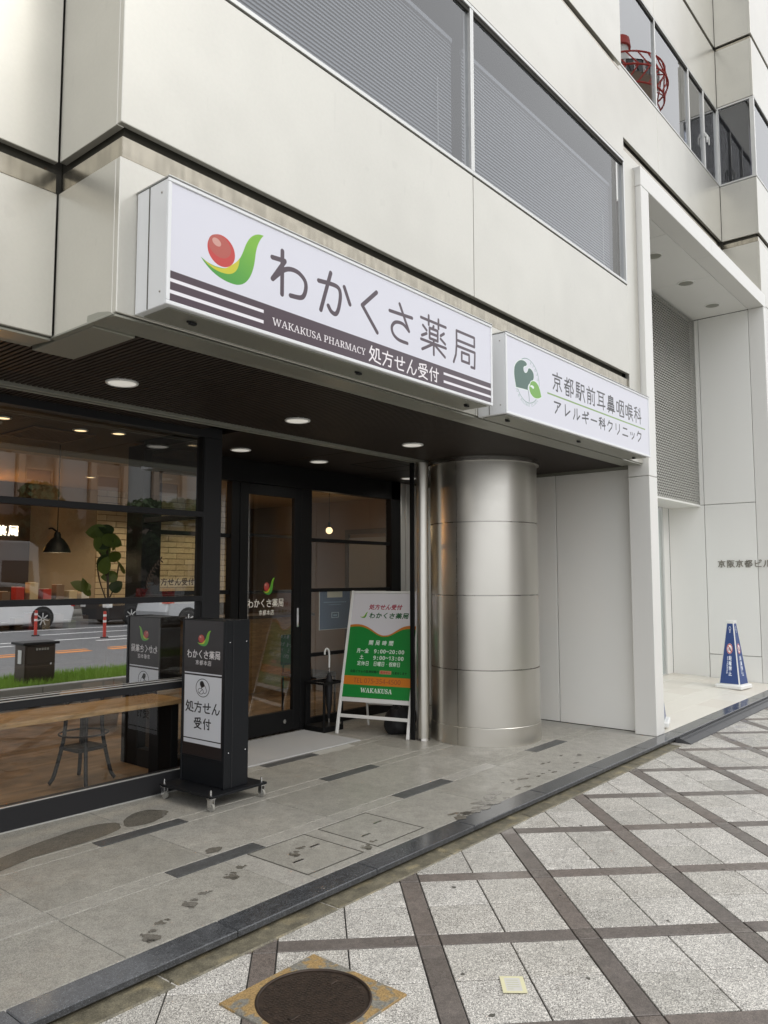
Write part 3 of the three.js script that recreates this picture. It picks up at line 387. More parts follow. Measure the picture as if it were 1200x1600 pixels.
{ // platform in front of the shop
  const pf = setting('platform');
  part(pf, 'base', box(-3, 17.5, -0.3, -0.036, -3.2, -0.05, 0), M.joint);
  part(pf, 'mortar_bed', box(-3, 7.45, -0.035, -0.004, -3.1, -0.15, 0), M.grout);
  const slabMats = [M.slab, M.slab, M.slab2, M.slab3];
  const put = (name, x0, x1, z0, z1, mat, g = 0.002) => part(pf, name, box(x0 + g, x1 - g, -0.03, rr(-0.0008, 0.0004), z0 + g, z1 - g, 0.0015, rnd() * 9, rnd() * 9), mat || slabMats[Math.floor(rnd() * 4)]);
  const X0 = 1.80 - 0.905 * 5, px = 0.905;
  for (let k = 0; k < 20; k++) { // kerb
    const x0 = 1.33 - 0.905 * 3 + k * 0.905; part(pf, 'kerb_slab', box(x0 + 0.0015, x0 + 0.9035, -0.030, 0, -0.158, -0.012, 0.004, rnd() * 9, rnd() * 9), M.black);
  }
  const covers = [[2.857, 3.283, -0.690, -0.229], [3.395, 3.822, -0.690, -0.229]];
  for (const [x0, x1, z0, z1] of covers) {
    part(pf, 'inspection_cover', box(x0 + 0.006, x1 - 0.006, -0.03, 0.0005, z0 + 0.006, z1 - 0.006, 0.003, rnd(), rnd()), M.slab2);
    part(pf, 'cover_frame', [box(x0, x1, -0.03, 0.0012, z0, z0 + 0.005, 0), box(x0, x1, -0.03, 0.0012, z1 - 0.005, z1, 0), box(x0, x0 + 0.005, -0.03, 0.0012, z0 + 0.005, z1 - 0.005, 0), box(x1 - 0.005, x1, -0.03, 0.0012, z0 + 0.005, z1 - 0.005, 0)], M.dirt);
    for (const s of [0.24, 0.76]) part(pf, 'lifting_slot', box(x0 + (x1 - x0) * s - 0.035, x0 + (x1 - x0) * s + 0.035, 0, 0.003, (z0 + z1) / 2 + (s > 0.5 ? -0.05 : 0.05), (z0 + z1) / 2 + (s > 0.5 ? -0.03 : 0.07), 0.001), M.steelDark);
  }
  // row by the kerb, cut round the two covers
  for (let k = 0; k < 12; k++) { const a = X0 + k * px, b = Math.min(a + px, 7.33); if (a > 7.2) break;
    let cuts = [[a, b]]; for (const [c0, c1] of covers) cuts = cuts.flatMap(([u, v]) => (c1 <= u || c0 >= v ? [[u, v]] : [[u, c0], [c1, v]].filter(([s, e]) => e - s > 0.03)));
    for (const [u, v] of cuts) put('paving_slab', u, v, -0.695, -0.160);
    for (const [c0, c1] of covers) { const u = Math.max(a, c0), v = Math.min(b, c1); if (v - u > 0.02) put('paving_slab', u, v, -0.227, -0.160); } }
  const inlayRow = (z0, z1, from) => { for (let k = -2; k < 4; k++) { const a = 2.42 + k * 1.81; if (a > 7) break; put('black_inlay', a, a + 0.58, z0, z1, M.inlay); const b = a + 0.58, e = Math.min(a + 1.81, 7.44); if (e > b) { const mid = Math.min(e, b + 0.615); put('paving_slab', b, mid, z0, z1); if (e - mid > 0.05) put('paving_slab', mid, e, z0, z1); } } };
  inlayRow(-0.815, -0.700); inlayRow(-1.505, -1.400);
  for (const [z0, z1, xm] of [[-1.395, -0.820, 7.44], [-2.05, -1.510, 7.44]]) for (let k = 0; k < 12; k++) { const a = X0 + (z1 < -1.4 ? 0.0 : 0) + k * px; if (a > 7.2) break; put('paving_slab', a, Math.min(a + px, xm), z0, z1); }
  for (let k = 0; k < 3; k++) put('black_inlay', 3.75 + 1.81 * k + 0.47, 3.75 + 1.81 * k + 1.05, -2.155, -2.055, M.inlay);
  for (let k = 0; k < 3; k++) { const a = 3.72 + (k ? 1.55 + (k - 1) * 1.81 : 0); put('paving_slab', a, Math.min(k ? a + 0.76 + 0.47 - 0 : 4.22, 7.44), -2.155, -2.055); }
  for (let k = 0; k < 5; k++) { const a = 3.72 + k * px; put('paving_slab', a, Math.min(a + px, 7.44), -2.96, -2.160); }
  // damp patches and wet footprints
  const stain = (pts, y = 0.0018) => { const s = new THREE.Shape(); const c = new THREE.CatmullRomCurve3(pts.map(([x, z]) => new THREE.Vector3(x, 0, z)), true).getPoints(pts.length * 6); c.forEach((v, i) => { const jx = v.x + rr(-0.004, 0.004), jz = v.z + rr(-0.004, 0.004); i ? s.lineTo(jx, -jz) : s.moveTo(jx, -jz); }); const g = new THREE.ShapeGeometry(s); g.rotateX(-Math.PI / 2); g.translate(0, y, 0); uvBox(g); part(pf, 'wet_stain', g, M.wetslab); };
  stain([[2.70, -1.60], [2.80, -1.76], [2.97, -1.80], [3.04, -1.68], [2.96, -1.60], [2.82, -1.55]]);
  stain([[1.60, -1.50], [1.9, -1.62], [2.2, -1.72], [2.55, -1.78], [2.70, -1.72], [2.66, -1.60], [2.42, -1.53], [2.1, -1.52], [1.8, -1.44]]);
  const blob = (x, z, r, e = 1, a = 0) => { const n = 9, pts = []; for (let k = 0; k < n; k++) { const t = k / n * 6.283, q = r * rr(0.55, 1.25), u = Math.cos(t) * q * e, v = Math.sin(t) * q; pts.push([x + u * Math.cos(a) - v * Math.sin(a), z + u * Math.sin(a) + v * Math.cos(a)]); } stain(pts); };
  const foot = (x, z, a, s = 1) => { const R = (u, v) => [x + (u * Math.cos(a) - v * Math.sin(a)) * s, z + (u * Math.sin(a) + v * Math.cos(a)) * s]; blob(...R(0, 0.05), 0.045 * s, 1.2, a); blob(...R(0.02, 0.085), 0.025 * s, 1, a); blob(...R(-0.01, -0.02), 0.022 * s, 1.3, a); blob(...R(0, -0.12), 0.032 * s, 1.1, a); blob(...R(0.03, -0.16), 0.014 * s, 1, a); blob(...R(-0.05, 0.02), 0.01 * s, 1, a); };
  for (const [x, z, a, s] of [[1.99, -0.27, 0.9, 0.8], [2.30, -0.40, 1.1, 0.75], [2.63, -0.52, 1.0, 0.7], [3.04, -0.50, 1.0, 0.6], [3.37, -0.27, 1.1, 0.6]]) foot(x, z, a, s);
  stain([[2.72, -0.86], [2.78, -0.92], [2.84, -0.88], [2.78, -0.84]]); for (let k = 0; k < 26; k++) { const x = rr(4.1, 4.75); blob(x, -0.165 - 0.14 * rnd() * rnd(), rr(0.008, 0.035), 1.8, 0.2); } for (let k = 0; k < 12; k++) blob(rr(4.9, 5.5), rr(-0.40, -0.2), rr(0.006, 0.022), 2, 0.1); for (let k = 0; k < 10; k++) blob(rr(5.5, 6.2), rr(-0.5, -0.2), rr(0.006, 0.02), 2.2, 0.1);
  // entrance floor beyond the white post: pale tiles rising gently inwards
  const ef = new THREE.Group(); ef.name = 'entrance_floor'; pf.add(ef); const rise = Math.atan(0.062 / 1.45);
  for (let k = 0; k < 8; k++) for (let j = 0; j < 5; j++) { const a = 7.54 + k * 0.6 - (j % 2) * 0.3, b = Math.min(a + 0.6, 11.86), s = Math.max(a, 7.54); if (b - s < 0.05) continue; const m = part(ef, 'floor_tile', box(s + 0.0012, b - 0.0012, -0.03, rr(-0.0004, 0.0004), -0.298, 0, 0.001), rnd() < 0.5 ? M.portalFloor : M.portalFloor2); m.position.set(0, Math.sin(rise) * 0.3 * j, -0.158 - 0.3 * j * Math.cos(rise)); m.rotation.x = rise; }
}
{ // rubber kerb ramp in front of the entrance
  const r = thing('kerb_ramp', 'black ribbed rubber ramp lying against the kerb below the blue cone', 'ramp');
  for (let k = 0; k < 8; k++) {
    const x0 = 7.42 + k * 0.6, seg = part(r, 'ramp_block', extrudeX([[-0.01, -0.05], [0.13, -0.05], [0.128, -0.042], [0.03, -0.006], [-0.01, -0.006]], x0 + (k ? 0.002 : 0), x0 + 0.598), M.rubber);
    for (let j = 0; j < 14; j++) part(seg, 'rib', box(x0 + 0.02 + j * 0.042, x0 + 0.04 + j * 0.042, -0.004, 0.003, -0.002, 0.028, 0.002), M.rubber);
    for (let j = 0; j < 14; j++) { const g = box(-0.010, 0.010, 0, 0.006, -0.012, 0.012, 0.002); g.rotateX(0.35); g.translate(x0 + 0.03 + j * 0.042, -0.018, 0.055); part(seg, 'rib', g, M.rubber); }
  }
}
{ // manhole
  const m = thing('manhole_cover', 'round rusty iron manhole cover in a square yellow stained frame', 'manhole cover', [2.12, -0.05, 0.55]);
  const s = new THREE.Shape([[-0.238, -0.238], [0.238, -0.238], [0.238, 0.238], [-0.238, 0.238]].map((p) => new THREE.Vector2(...p))); const h = new THREE.Path(); h.absarc(0, 0, 0.213, 0, Math.PI * 2, true); s.holes.push(h);
  const g = new THREE.ExtrudeGeometry(s, { depth: 0.012, bevelEnabled: true, bevelSize: 0.002, bevelThickness: 0.002, bevelSegments: 1, curveSegments: 48 }); g.rotateX(-Math.PI / 2); g.translate(0, -0.006, 0); const gn = g.index ? g.toNonIndexed() : g; uvBox(gn); part(m, 'frame', gn, M.rustframe);
  part(m, 'rim', at(new THREE.TorusGeometry(0.207, 0.006, 8, 64).rotateX(Math.PI / 2), 0, 0.006, 0), M.iron);
  part(m, 'lid', uvBox(cyl(0.203, 0.203, -0.01, 0.004, 0, 0, 48).toNonIndexed()), M.iron);
  const ribs = []; for (let i = -14; i <= 14; i++) for (let j = -14; j <= 14; j++) { const x = i * 0.0135, z = j * 0.0135 + (i % 2 ? 0.0067 : 0); if (Math.hypot(x, z) > 0.185) continue; const b = box(-0.0055, 0.0055, 0, 0.003, -0.0022, 0.0022, 0.0008); b.rotateY(((i + j) % 2 ? 0.8 : -0.8)); b.translate(x, 0.004, z); ribs.push(b); }
  const t = part(m, 'tread', ribs, M.iron); t.userData.kind = 'stuff';
  for (const sx of [-1, 1]) part(m, 'key_slot', box(sx * 0.13 - 0.02, sx * 0.13 + 0.02, 0.004, 0.009, -0.012 - sx * 0.03, 0.012 - sx * 0.03, 0.003), M.iron);
}
{ const t = canvasTex(128, 128, (x) => { x.fillStyle = '#d9d4ae'; x.fillRect(0, 0, 128, 128); x.fillStyle = '#cbc9c2'; x.fillRect(22, 14, 84, 100); x.fillStyle = '#b5b48f'; for (let i = 0; i < 5; i++) x.fillRect(30, 26 + i * 17, 30 + (i * 37) % 38, 4); });
  const g = box(-0.045, 0.045, 0, 0.0012, -0.06, 0.06, 0); const p = g.attributes.position, uv = g.attributes.uv; for (let i = 0; i < p.count; i++) uv.setXY(i, p.getX(i) / 0.09 + 0.5, p.getZ(i) / 0.12 + 0.5);
  solo('paper_label', g, std({ map: t, roughness: 0.7 }), { label: 'small pale yellow sticker stuck on a granite pavement tile', category: 'sticker' }, [2.674, -0.047, 1.053]).rotation.y = -0.9; }

// ============================================================ THE BUILDING
{
  const b = thing('office_building', 'pale beige metal clad office building with ribbon windows above the shop', 'building');
  const F = -0.2, TH = 0.035, j = 0.004, R = -0.72, XR = 7.05, XB = 12.0;
  const bd = (n, g, m) => part(b, n, g, m);
  // bodies behind the cladding
  bd('backing_wall', box(1.75, XR - 0.04, 2.62, 4.25, -3.2, F - 0.06, 0), M.groove); bd('backing_wall', box(1.75, XR - 0.04, 5.53, 13, -3.2, F - 0.06, 0), M.groove);
  bd('backing_wall', box(-9, 1.66, 2.62, 13, -3.2, R - 0.06, 0), M.groove); bd('backing_wall', box(1.66, 1.745, 2.62, 13, -3.2, R - 0.06, 0), M.groove); bd('backing_wall', box(1.752, 1.9, 4.26, 5.52, -0.75, F - 0.1, 0), M.joint);
  bd('backing_wall', box(XR - 0.03, XB + 0.05, 5.45, 7.38, -3.2, R - 0.06, 0), M.groove); bd('backing_wall', box(XR - 0.03, XB + 0.05, 8.62, 13, -3.2, R - 0.06, 0), M.groove);
  bd('backing_wall', box(XB + 0.06, 18, 5.3, 7.38, -3.2, F - 0.06, 0), M.groove); bd('backing_wall', box(XB + 0.06, 18, 8.62, 13, -3.2, F - 0.06, 0), M.groove);
  const panel = (x0, x1, y0, y1, z = F, n = 'cladding_panel', m = M.panel, c0 = j, c1 = j) => bd(n, box(x0 + c0, x1 - c1, y0 + j, y1 - j, z - TH, z, 0.003, rnd() * 9, rnd() * 9), m);
  const sidep = (X, z0, z1, y0, y1, n = 'cladding_panel', m = M.panel) => bd(n, box(X + 0.0005, X + TH, y0 + j, y1 - j, z0 + j, z1 - TH - 0.0005, 0.002, rnd() * 9, rnd() * 9), m);
  const TOP = 11.2, band = (x0, x1, y0, y1, z, o = 0.02) => bd('reveal_band', box(x0, x1, y0, y1, z - 0.055, z - o, 0.002, rnd() * 5, rnd()), M.band);
  const bandS = (X, z0, z1, y0, y1) => bd('reveal_band', box(X + 0.02, X + 0.055, y0, y1, z0, z1, 0.002, rnd() * 5, rnd()), M.band);
  // left, set back
  for (const [y0, y1] of [[2.567, 3.245], [3.388, 5.2], [5.2, 8], [8, TOP]]) { panel(-5.95, -3.25, y0, y1, F); bd('cladding_panel', box(-3.285, -3.2505, y0 + j, y1 - j, R + j, F - TH - 0.0005, 0.002, rnd() * 9, rnd() * 9), M.panel); } bd('backing_wall', box(-9, -3.3, 2.62, 13, R - 0.05, F - 0.06, 0), M.groove);
  for (const [x0, x1] of [[-3.25, -1.0], [-1.0, 1.70]]) { panel(x0, x1, 2.567, 3.245, R); panel(x0, x1, 3.388, 5.2, R); panel(x0, x1, 5.2, 8, R); band(x0 + 0.003, x1, 3.252, 3.345, R); }
  // return of the bay
  for (const [y0, y1] of [[2.567, 3.245], [3.388, 5.2], [5.2, 8]]) sidep(1.70, R, F, y0, y1); bandS(1.70, R, F - 0.0205, 3.252, 3.345);
  // front of the bay
  for (const [x0, x1] of [[1.70, 4.39], [4.39, XR]]) { const c0 = x0 < 2 ? 0 : j; panel(x0, x1, 2.567, 3.245, F, 'cladding_panel', M.panel, c0); panel(x0, x1, 3.388, 4.255, F, 'cladding_panel', M.panel, c0); band(x0 + (x0 < 2 ? 0.0205 : 0.002), x1 - 0.002, 3.252, 3.345, F); }
  panel(1.70, XR, 5.512, 6.395, F, 'cladding_panel', M.panel, 0, 0); panel(1.70, 4.39, 6.472, 7.3, F, 'cladding_panel', M.panel, 0); panel(4.39, XR, 6.472, 7.3, F, 'cladding_panel', M.panel, j, 0); panel(1.70, XR, 7.3, TOP, F, 'cladding_panel', M.panel, 0, 0);
  band(1.72, XR - 0.02, 6.385, 6.43, F, 0.012);
  panel(XR + 0.002, 7.325, 2.567, 5.51, F - 0.004);
  // right, set back again above the entrance
  panel(XR, 9.44, 6.508, 7.372, R); panel(9.44, XB, 6.508, 7.372, R); band(XR, XB, 6.37, 6.425, R, 0.012); panel(XR, XB, 5.5, 6.365, R);
  panel(XR, 9.44, 8.605, 9.535, R); panel(9.44, XB, 8.605, 9.535, R); band(XR, XB, 9.52, 9.555, R, 0.012); panel(XR, 9.44, 9.6, TOP, R); panel(9.44, XB, 9.6, TOP, R);
  // next bay
  for (const [y0, y1] of [[5.45, 6.39], [6.508, 7.372], [8.625, 9.535], [9.6, TOP]]) { sidep(XB, R, F, y0, y1); panel(XB, 14.7, y0, y1, F, 'cladding_panel', M.panel, 0); panel(14.7, 17.4, y0, y1); }
  bandS(XB, R, F - 0.0205, 6.395, 6.465); band(XB + 0.0205, 17.4, 6.395, 6.465, F); bandS(XB, R, F - 0.0205, 9.54, 9.575); band(XB + 0.0205, 17.4, 9.54, 9.575, F);
  for (const [x0, x1] of [[12.0, 14.7], [14.7, 17.4]]) for (const [y0, y1] of [[0.0, 1.35], [1.35, 2.7], [2.7, 4.08], [4.08, 5.45]]) panel(x0, x1, y0, y1, F);
  bd('backing_wall', box(12.42, 18, 0, 5.3, -3.2, F - 0.05, 0), M.groove);
  // windows
  const room = (x0, x1, y0, y1, z0, z1) => bd('window_recess', [box(x0, x1, y0 - 0.03, y0, z0, z1, 0), box(x0, x1, y1, y1 + 0.03, z0, z1, 0), box(x0, x1, y0, y1, z0 - 0.03, z0, 0), box(x0 - 0.03, x0, y0, y1, z0, z1, 0), box(x1, x1 + 0.03, y0, y1, z0, z1, 0)], M.dark);
  const window = (x0, x1, y0, y1, z, m, bar, vb = bar) => { const w = new THREE.Group(); w.name = 'window'; b.add(w); part(w, 'pane', at(rect(x1 - x0 - 2 * vb, y1 - y0 - 2 * bar), (x0 + x1) / 2, (y0 + y1) / 2, z - 0.022), m); part(w, 'frame', [box(x0, x1, y0, y0 + bar, z - 0.06, z + 0.004, 0.002), box(x0, x1, y1 - bar, y1, z - 0.06, z + 0.004, 0.002), box(x0, x0 + vb, y0 + bar, y1 - bar, z - 0.06, z + 0.002, 0.002), box(x1 - vb, x1, y0 + bar, y1 - bar, z - 0.06, z + 0.002, 0.002)], M.alu); part(w, 'gasket', box(x0 + vb, x1 - vb, y1 - bar - 0.03, y1 - bar - 0.001, z - 0.021, z - 0.008, 0), M.joint); return w; };
  room(1.80, XR - 0.06, 4.262, 5.505, -1.2, F - 0.07);
  for (const [x0, x1] of [[1.735, 4.389], [4.391, XR - 0.002]]) { const w = window(x0, x1, 4.262, 5.508, F, M.coated, 0.026, 0.019); const sl = []; for (let y = 4.30; y < 5.25; y += 0.026) { const g = box(x0 + 0.07, x1 - 0.06, -0.0008, 0.0008, -0.0125, 0.0125, 0); g.rotateX(1.22); g.translate(0, y, F - 0.14); sl.push(g); } const bl = part(w, 'blind', sl, M.blind); bl.userData.kind = 'stuff'; part(w, 'head_rail', box(x0 + 0.07, x1 - 0.06, 5.25, 5.285, F - 0.155, F - 0.125, 0.002), M.blind); part(w, 'blind_cord', box(x1 - 0.25, x1 - 0.246, 4.3, 4.9, F - 0.12, F - 0.117, 0), M.curtain); }
  room(XR + 0.05, XB - 0.05, 7.40, 8.58, -2.2, R - 0.07); room(XB + 0.1, 14.6, 7.40, 8.60, -2.0, F - 0.1);
  const ws = [[XR, 9.44], [9.44, 10.70], [10.70, 11.35], [11.35, XB - 0.002]].map(([x0, x1], i) => window(x0, x1, 7.378, 8.60, R, M.coatedUp, 0.022, i > 1 ? 0.022 : 0.013));
  for (const [i, x] of [[2, 11.33], [3, 11.42]]) part(ws[i], 'window_handle', [box(x - 0.014, x + 0.014, 7.86, 7.92, R, R + 0.03, 0.003), box(x - 0.009, x + 0.009, 7.77, 7.89, R + 0.03, R + 0.045, 0.003)], M.alu);
  { const w = new THREE.Group(); w.name = 'window'; b.add(w); part(w, 'pane', at(rect(F - R - 0.02, 1.2), XB + 0.022, 8.0, (R + F) / 2, -Math.PI / 2), M.coatedDark); part(w, 'frame', [box(XB, XB + 0.05, 7.378, 7.405, R, F - 0.0005, 0.002), box(XB, XB + 0.05, 8.595, 8.62, R, F - 0.0005, 0.002), box(XB + 0.002, XB + 0.05, 7.405, 8.595, R + 0.001, R + 0.016, 0.002), box(XB + 0.002, XB + 0.05, 7.405, 8.595, F - 0.016, F - 0.001, 0.002)], M.alu); for (let k = 0; k < 4; k++) part(w, 'curtain', tube([[XB + 0.3 + k * 0.13, 7.41, -0.5], [XB + 0.32 + k * 0.13, 8.0, -0.44], [XB + 0.3 + k * 0.13, 8.59, -0.5]], 0.055, 6, 8), M.darkcurtain); }
  for (const [x0, x1] of [[XB + 0.003, 13.3], [13.3, 14.7]]) window(x0, x1, 7.378, 8.62, F, M.coatedUp, 0.022, 0.013);
  // cove and soffit over the platform
  const cove = (x0, x1, f) => bd('soffit_trim', extrudeX([[f, 2.556], [f, 2.566], [f - 0.05, 2.585], [f - 0.13, 2.60], [f - 0.215, 2.602], [f - 0.22, 2.58], [f - 0.20, 2.566], [f - 0.16, 2.568], [f - 0.05, 2.560]], x0, x1), M.cove);
  cove(-3, 1.70, -0.74); cove(1.70, 4.39, F - 0.01); cove(4.395, 7.32, F - 0.01);
  bd('soffit_trim', box(1.72, 1.93, 2.558, 2.60, -0.96, -0.42, 0.003), M.cove); bd('soffit_trim', box(1.695, 1.7195, 2.561, 2.572, -0.735, -0.215, 0.002), M.cove);
  bd('soffit_board', box(-3, 1.75, 2.63, 2.66, -2.9, -0.95, 0), M.dark); bd('soffit_board', box(1.75, 7.44, 2.63, 2.66, -2.9, -0.42, 0), M.dark);
  const sl = [], sl2 = []; for (let x = -2.2; x < 7.43; x += 0.032) { const front = x < 1.93 ? -0.965 : -0.43; sl.push(box(x, x + 0.019, 2.575, 2.605, -1.715, front, 0)); if (x < 3.5) sl2.push(box(x, x + 0.019, 2.575, 2.605, -2.04, -1.80, 0)); }
  bd('soffit_slats', sl, M.slat).userData.kind = 'stuff'; bd('soffit_slats', sl2, M.slat).userData.kind = 'stuff';
  bd('shutter_track', [box(-3, 5.90, 2.555, 2.60, -1.735, -1.715, 0.002), box(-3, 5.90, 2.555, 2.60, -1.80, -1.78, 0.002), box(-3, 5.90, 2.59, 2.60, -1.78, -1.735, 0)], M.cove);
  for (const [x0, x1, z0, z1] of [[3.74, 4.98, -2.95, -1.81], [4.985, 6.22, -2.95, -1.81], [6.225, 7.44, -2.95, -1.81], [5.93, 7.44, -1.805, -1.72]]) bd('soffit_panel', box(x0 + 0.002, x1 - 0.002, 2.572, 2.60, z0, z1 - 0.002, 0.002), M.soffit);
  bd('access_hatch', [box(5.55, 5.98, 2.5695, 2.5715, -2.40, -2.385, 0), box(5.55, 5.98, 2.5695, 2.5715, -2.0, -1.985, 0), box(5.55, 5.565, 2.5695, 2.5715, -2.385, -2.0, 0), box(5.965, 5.98, 2.5695, 2.5715, -2.385, -2.0, 0)], M.charcoal);
  // pale side wall between the shop recess and the entrance
  for (const [z0, z1] of [[-1.2, -0.275], [-2.15, -1.2], [-2.95, -2.15]]) bd('wall_panel', box(7.45, 7.49, 0.002, 2.548, z0 + 0.004, z1 - 0.004, 0.003, rnd() * 9, rnd() * 9), M.wallpanel);
  bd('wall_core', box(7.4885, 7.60, 0, 5.34, -3.2, -0.361, 0), M.joint); bd('wall_head', box(7.44, 7.488, 2.552, 2.60, -2.95, -0.275, 0.002), M.cove);
  bd('wall_panel', box(7.36, 7.488, 0.01, 2.556, -0.272, -0.205, 0.003), M.wallpanel);
}
{ // white portal of the office entrance
  const p = thing('entrance_portal', 'tall white framed office entrance recess with perforated screen and downlights', 'entrance');
  part(p, 'post', box(7.335, 7.535, 0.0, 2.45, -0.36, -0.15, 0.004), M.white); part(p, 'post', box(7.335, 7.535, 2.455, 5.35, -0.36, -0.15, 0.004), M.white);
  part(p, 'beam', box(7.335, 9.55, 5.354, 5.552, -0.36, -0.15, 0.004), M.white); part(p, 'beam', box(9.555, 11.98, 5.354, 5.552, -0.36, -0.15, 0.004), M.white); part(p, 'post', box(11.862, 11.98, 0.0, 5.35, -0.36, -0.15, 0.004), M.white);
  for (const [x0, x1] of [[7.54, 8.61], [8.61, 10.21], [10.21, 11.86]]) part(p, 'ceiling_panel', box(x0 + 0.004, x1 - 0.004, 5.353, 5.38, -1.22, -0.362, 0.002, rnd() * 9, rnd()), M.wallpanel);
  const sideW = (z0, z1, y0, y1, t = 0) => part(p, 'wall_panel', box(11.86 - t, 11.92, y0 + 0.004, y1 - 0.004, z0 + 0.004, z1 - 0.004, 0.003, rnd() * 9, rnd() * 9), M.wallpanel);
  sideW(-1.07, -0.362, 2.545, 5.35); sideW(-1.07, -0.362, 0.37, 2.545); sideW(-1.07, -0.362, 0, 0.37, -0.006); sideW(-1.6, -1.07, 0, 2.545); sideW(-1.6, -1.07, 2.545, 5.35);
  part(p, 'wall_core', box(11.925, 12.4, 0, 5.5, -1.8, -0.365, 0), M.joint); part(p, 'left_lining', box(7.60, 7.64, 0.0, 5.35, -1.65, -0.362, 0.002), M.wallpanel);
  part(p, 'screen_lining', box(7.64, 11.86, 2.52, 2.545, -1.60, -1.12, 0.002), M.wallpanel); part(p, 'screen_backing', box(7.64, 11.86, 2.546, 5.35, -1.25, -1.20, 0), M.dark);
  const sc = [], dx = 0.074, dy = 0.036; let r = 0; for (let y = 2.575; y < 5.34; y += dy, r++) for (let x = 8.9 + (r % 2) * dx / 2; x < 11.83; x += dx) { const g = new THREE.CylinderGeometry(0.0275, 0.0275, 0.010, 6); g.rotateX(Math.PI / 2 - 0.22); g.scale(1.1, 0.72, 1); g.translate(x, y, -1.135); sc.push(g); }
  part(p, 'perforated_screen', sc, M.mesh).userData.kind = 'stuff'; part(p, 'screen_frame', [box(8.88, 11.86, 2.545, 2.56, -1.15, -1.125, 0.002), box(11.845, 11.86, 2.56, 5.35, -1.15, -1.125, 0.002)], M.mesh);
  const dr = new THREE.Group(); dr.name = 'door'; p.add(dr);
  part(dr, 'pane', at(rect(1.9, 2.4), 10.55, 1.27, -1.60), M.frost); part(dr, 'frame', [box(11.50, 11.55, 0.06, 2.52, -1.63, -1.57, 0.002), box(9.55, 9.60, 0.06, 2.52, -1.63, -1.57, 0.002), box(9.55, 11.55, 0.05, 0.08, -1.63, -1.56, 0.002)], M.alu);
  part(p, 'wall_panel', box(11.552, 11.86, 0.06, 2.52, -1.64, -1.60, 0.002), M.wallpanel); part(p, 'wall_panel', box(7.64, 9.548, 0.06, 2.52, -1.64, -1.60, 0.002), M.wallpanel);
  for (const [x, k] of [[9.11, 'far from the wall'], [10.25, 'middle'], [11.35, 'wall']]) { const l = thing('portal_downlight', { 9.11: 'round recessed downlight in the portal ceiling, nearest the white post', 10.25: 'round recessed downlight, middle of three in the portal ceiling', 11.35: 'round recessed downlight in the portal ceiling, nearest the side wall' }[x], 'ceiling light', [x, 5.353, -0.70], 0, 'downlights in the portal ceiling'); part(l, 'ring', at(new THREE.TorusGeometry(0.10, 0.012, 8, 32).rotateX(Math.PI / 2), 0, -0.003, 0), M.wallpanel); part(l, 'lens', cyl(0.095, 0.095, -0.006, 0, 0, 0, 32), M.cove); }
}
{ // office name in metal letters on the side wall of the entrance
  const s = thing('building_name', 'row of grey metal letters on the pale entrance wall', 'lettering', [11.86, 1.62, -0.905]);
  [...'京阪京都ビル'].forEach((ch, i) => {
    const segs = []; for (const { pts } of strokesOf(ch)) for (let k = 0; k + 1 < pts.length; k++) { const [a, b] = [pts[k], pts[k + 1]], sc = 0.107 / 100, L = Math.hypot(b[0] - a[0], b[1] - a[1]) * sc + 0.009, g = box(-0.012, 0.0, -0.0055, 0.0055, -L / 2, L / 2, 0.001); g.rotateX(Math.atan2((b[1] - a[1]), (b[0] - a[0]))); g.translate(-0.001, (100 - (a[1] + b[1]) / 2) * sc, (a[0] + b[0]) / 2 * sc); segs.push(g); }
    const m = part(s, 'letter', segs, M.letterMetal); m.position.z = i * 0.122;
  });
}
{ // big steel column
  const c = thing('steel_column', 'thick round column clad in brushed stainless steel under the clinic sign', 'column', [6.35, 0, -1.40]);
  const R = 0.508; const rows = [[0.165, 0.655], [0.665, 1.315], [1.325, 1.975], [1.985, 2.535]];
  const seg = (r, y0, y1, a0, a1, n, m) => { const g = new THREE.CylinderGeometry(r, r, y1 - y0, 28, 1, true, a0, a1 - a0); g.translate(0, (y0 + y1) / 2, 0); return part(c, n, g, m); };
  part(c, 'core', cyl(R - 0.008, R - 0.008, 0, 2.57, 0, 0, 48), M.steelDark);
  // vertical joint faces the camera a little left of the middle
  const a0 = Math.atan2(-6.35, 4.05) + (-0.50); const q = 2 * Math.PI / 3;
  for (const [y0, y1] of rows) for (let k = 0; k < 3; k++) seg(R, y0, y1, a0 + k * q + 0.004, a0 + (k + 1) * q - 0.004, 'cladding_panel', M.steel);
  for (let k = 0; k < 3; k++) seg(R + 0.006, 0.0, 0.155, a0 + k * q + 0.003, a0 + (k + 1) * q - 0.003, 'base_ring', M.steel);
  part(c, 'base_cap', at(new THREE.TorusGeometry(R, 0.007, 8, 64).rotateX(Math.PI / 2), 0, 0.157, 0), M.steel);
  part(c, 'collar', cyl(R + 0.025, R + 0.025, 2.535, 2.574, 0, 0, 64), M.steelDark);
}
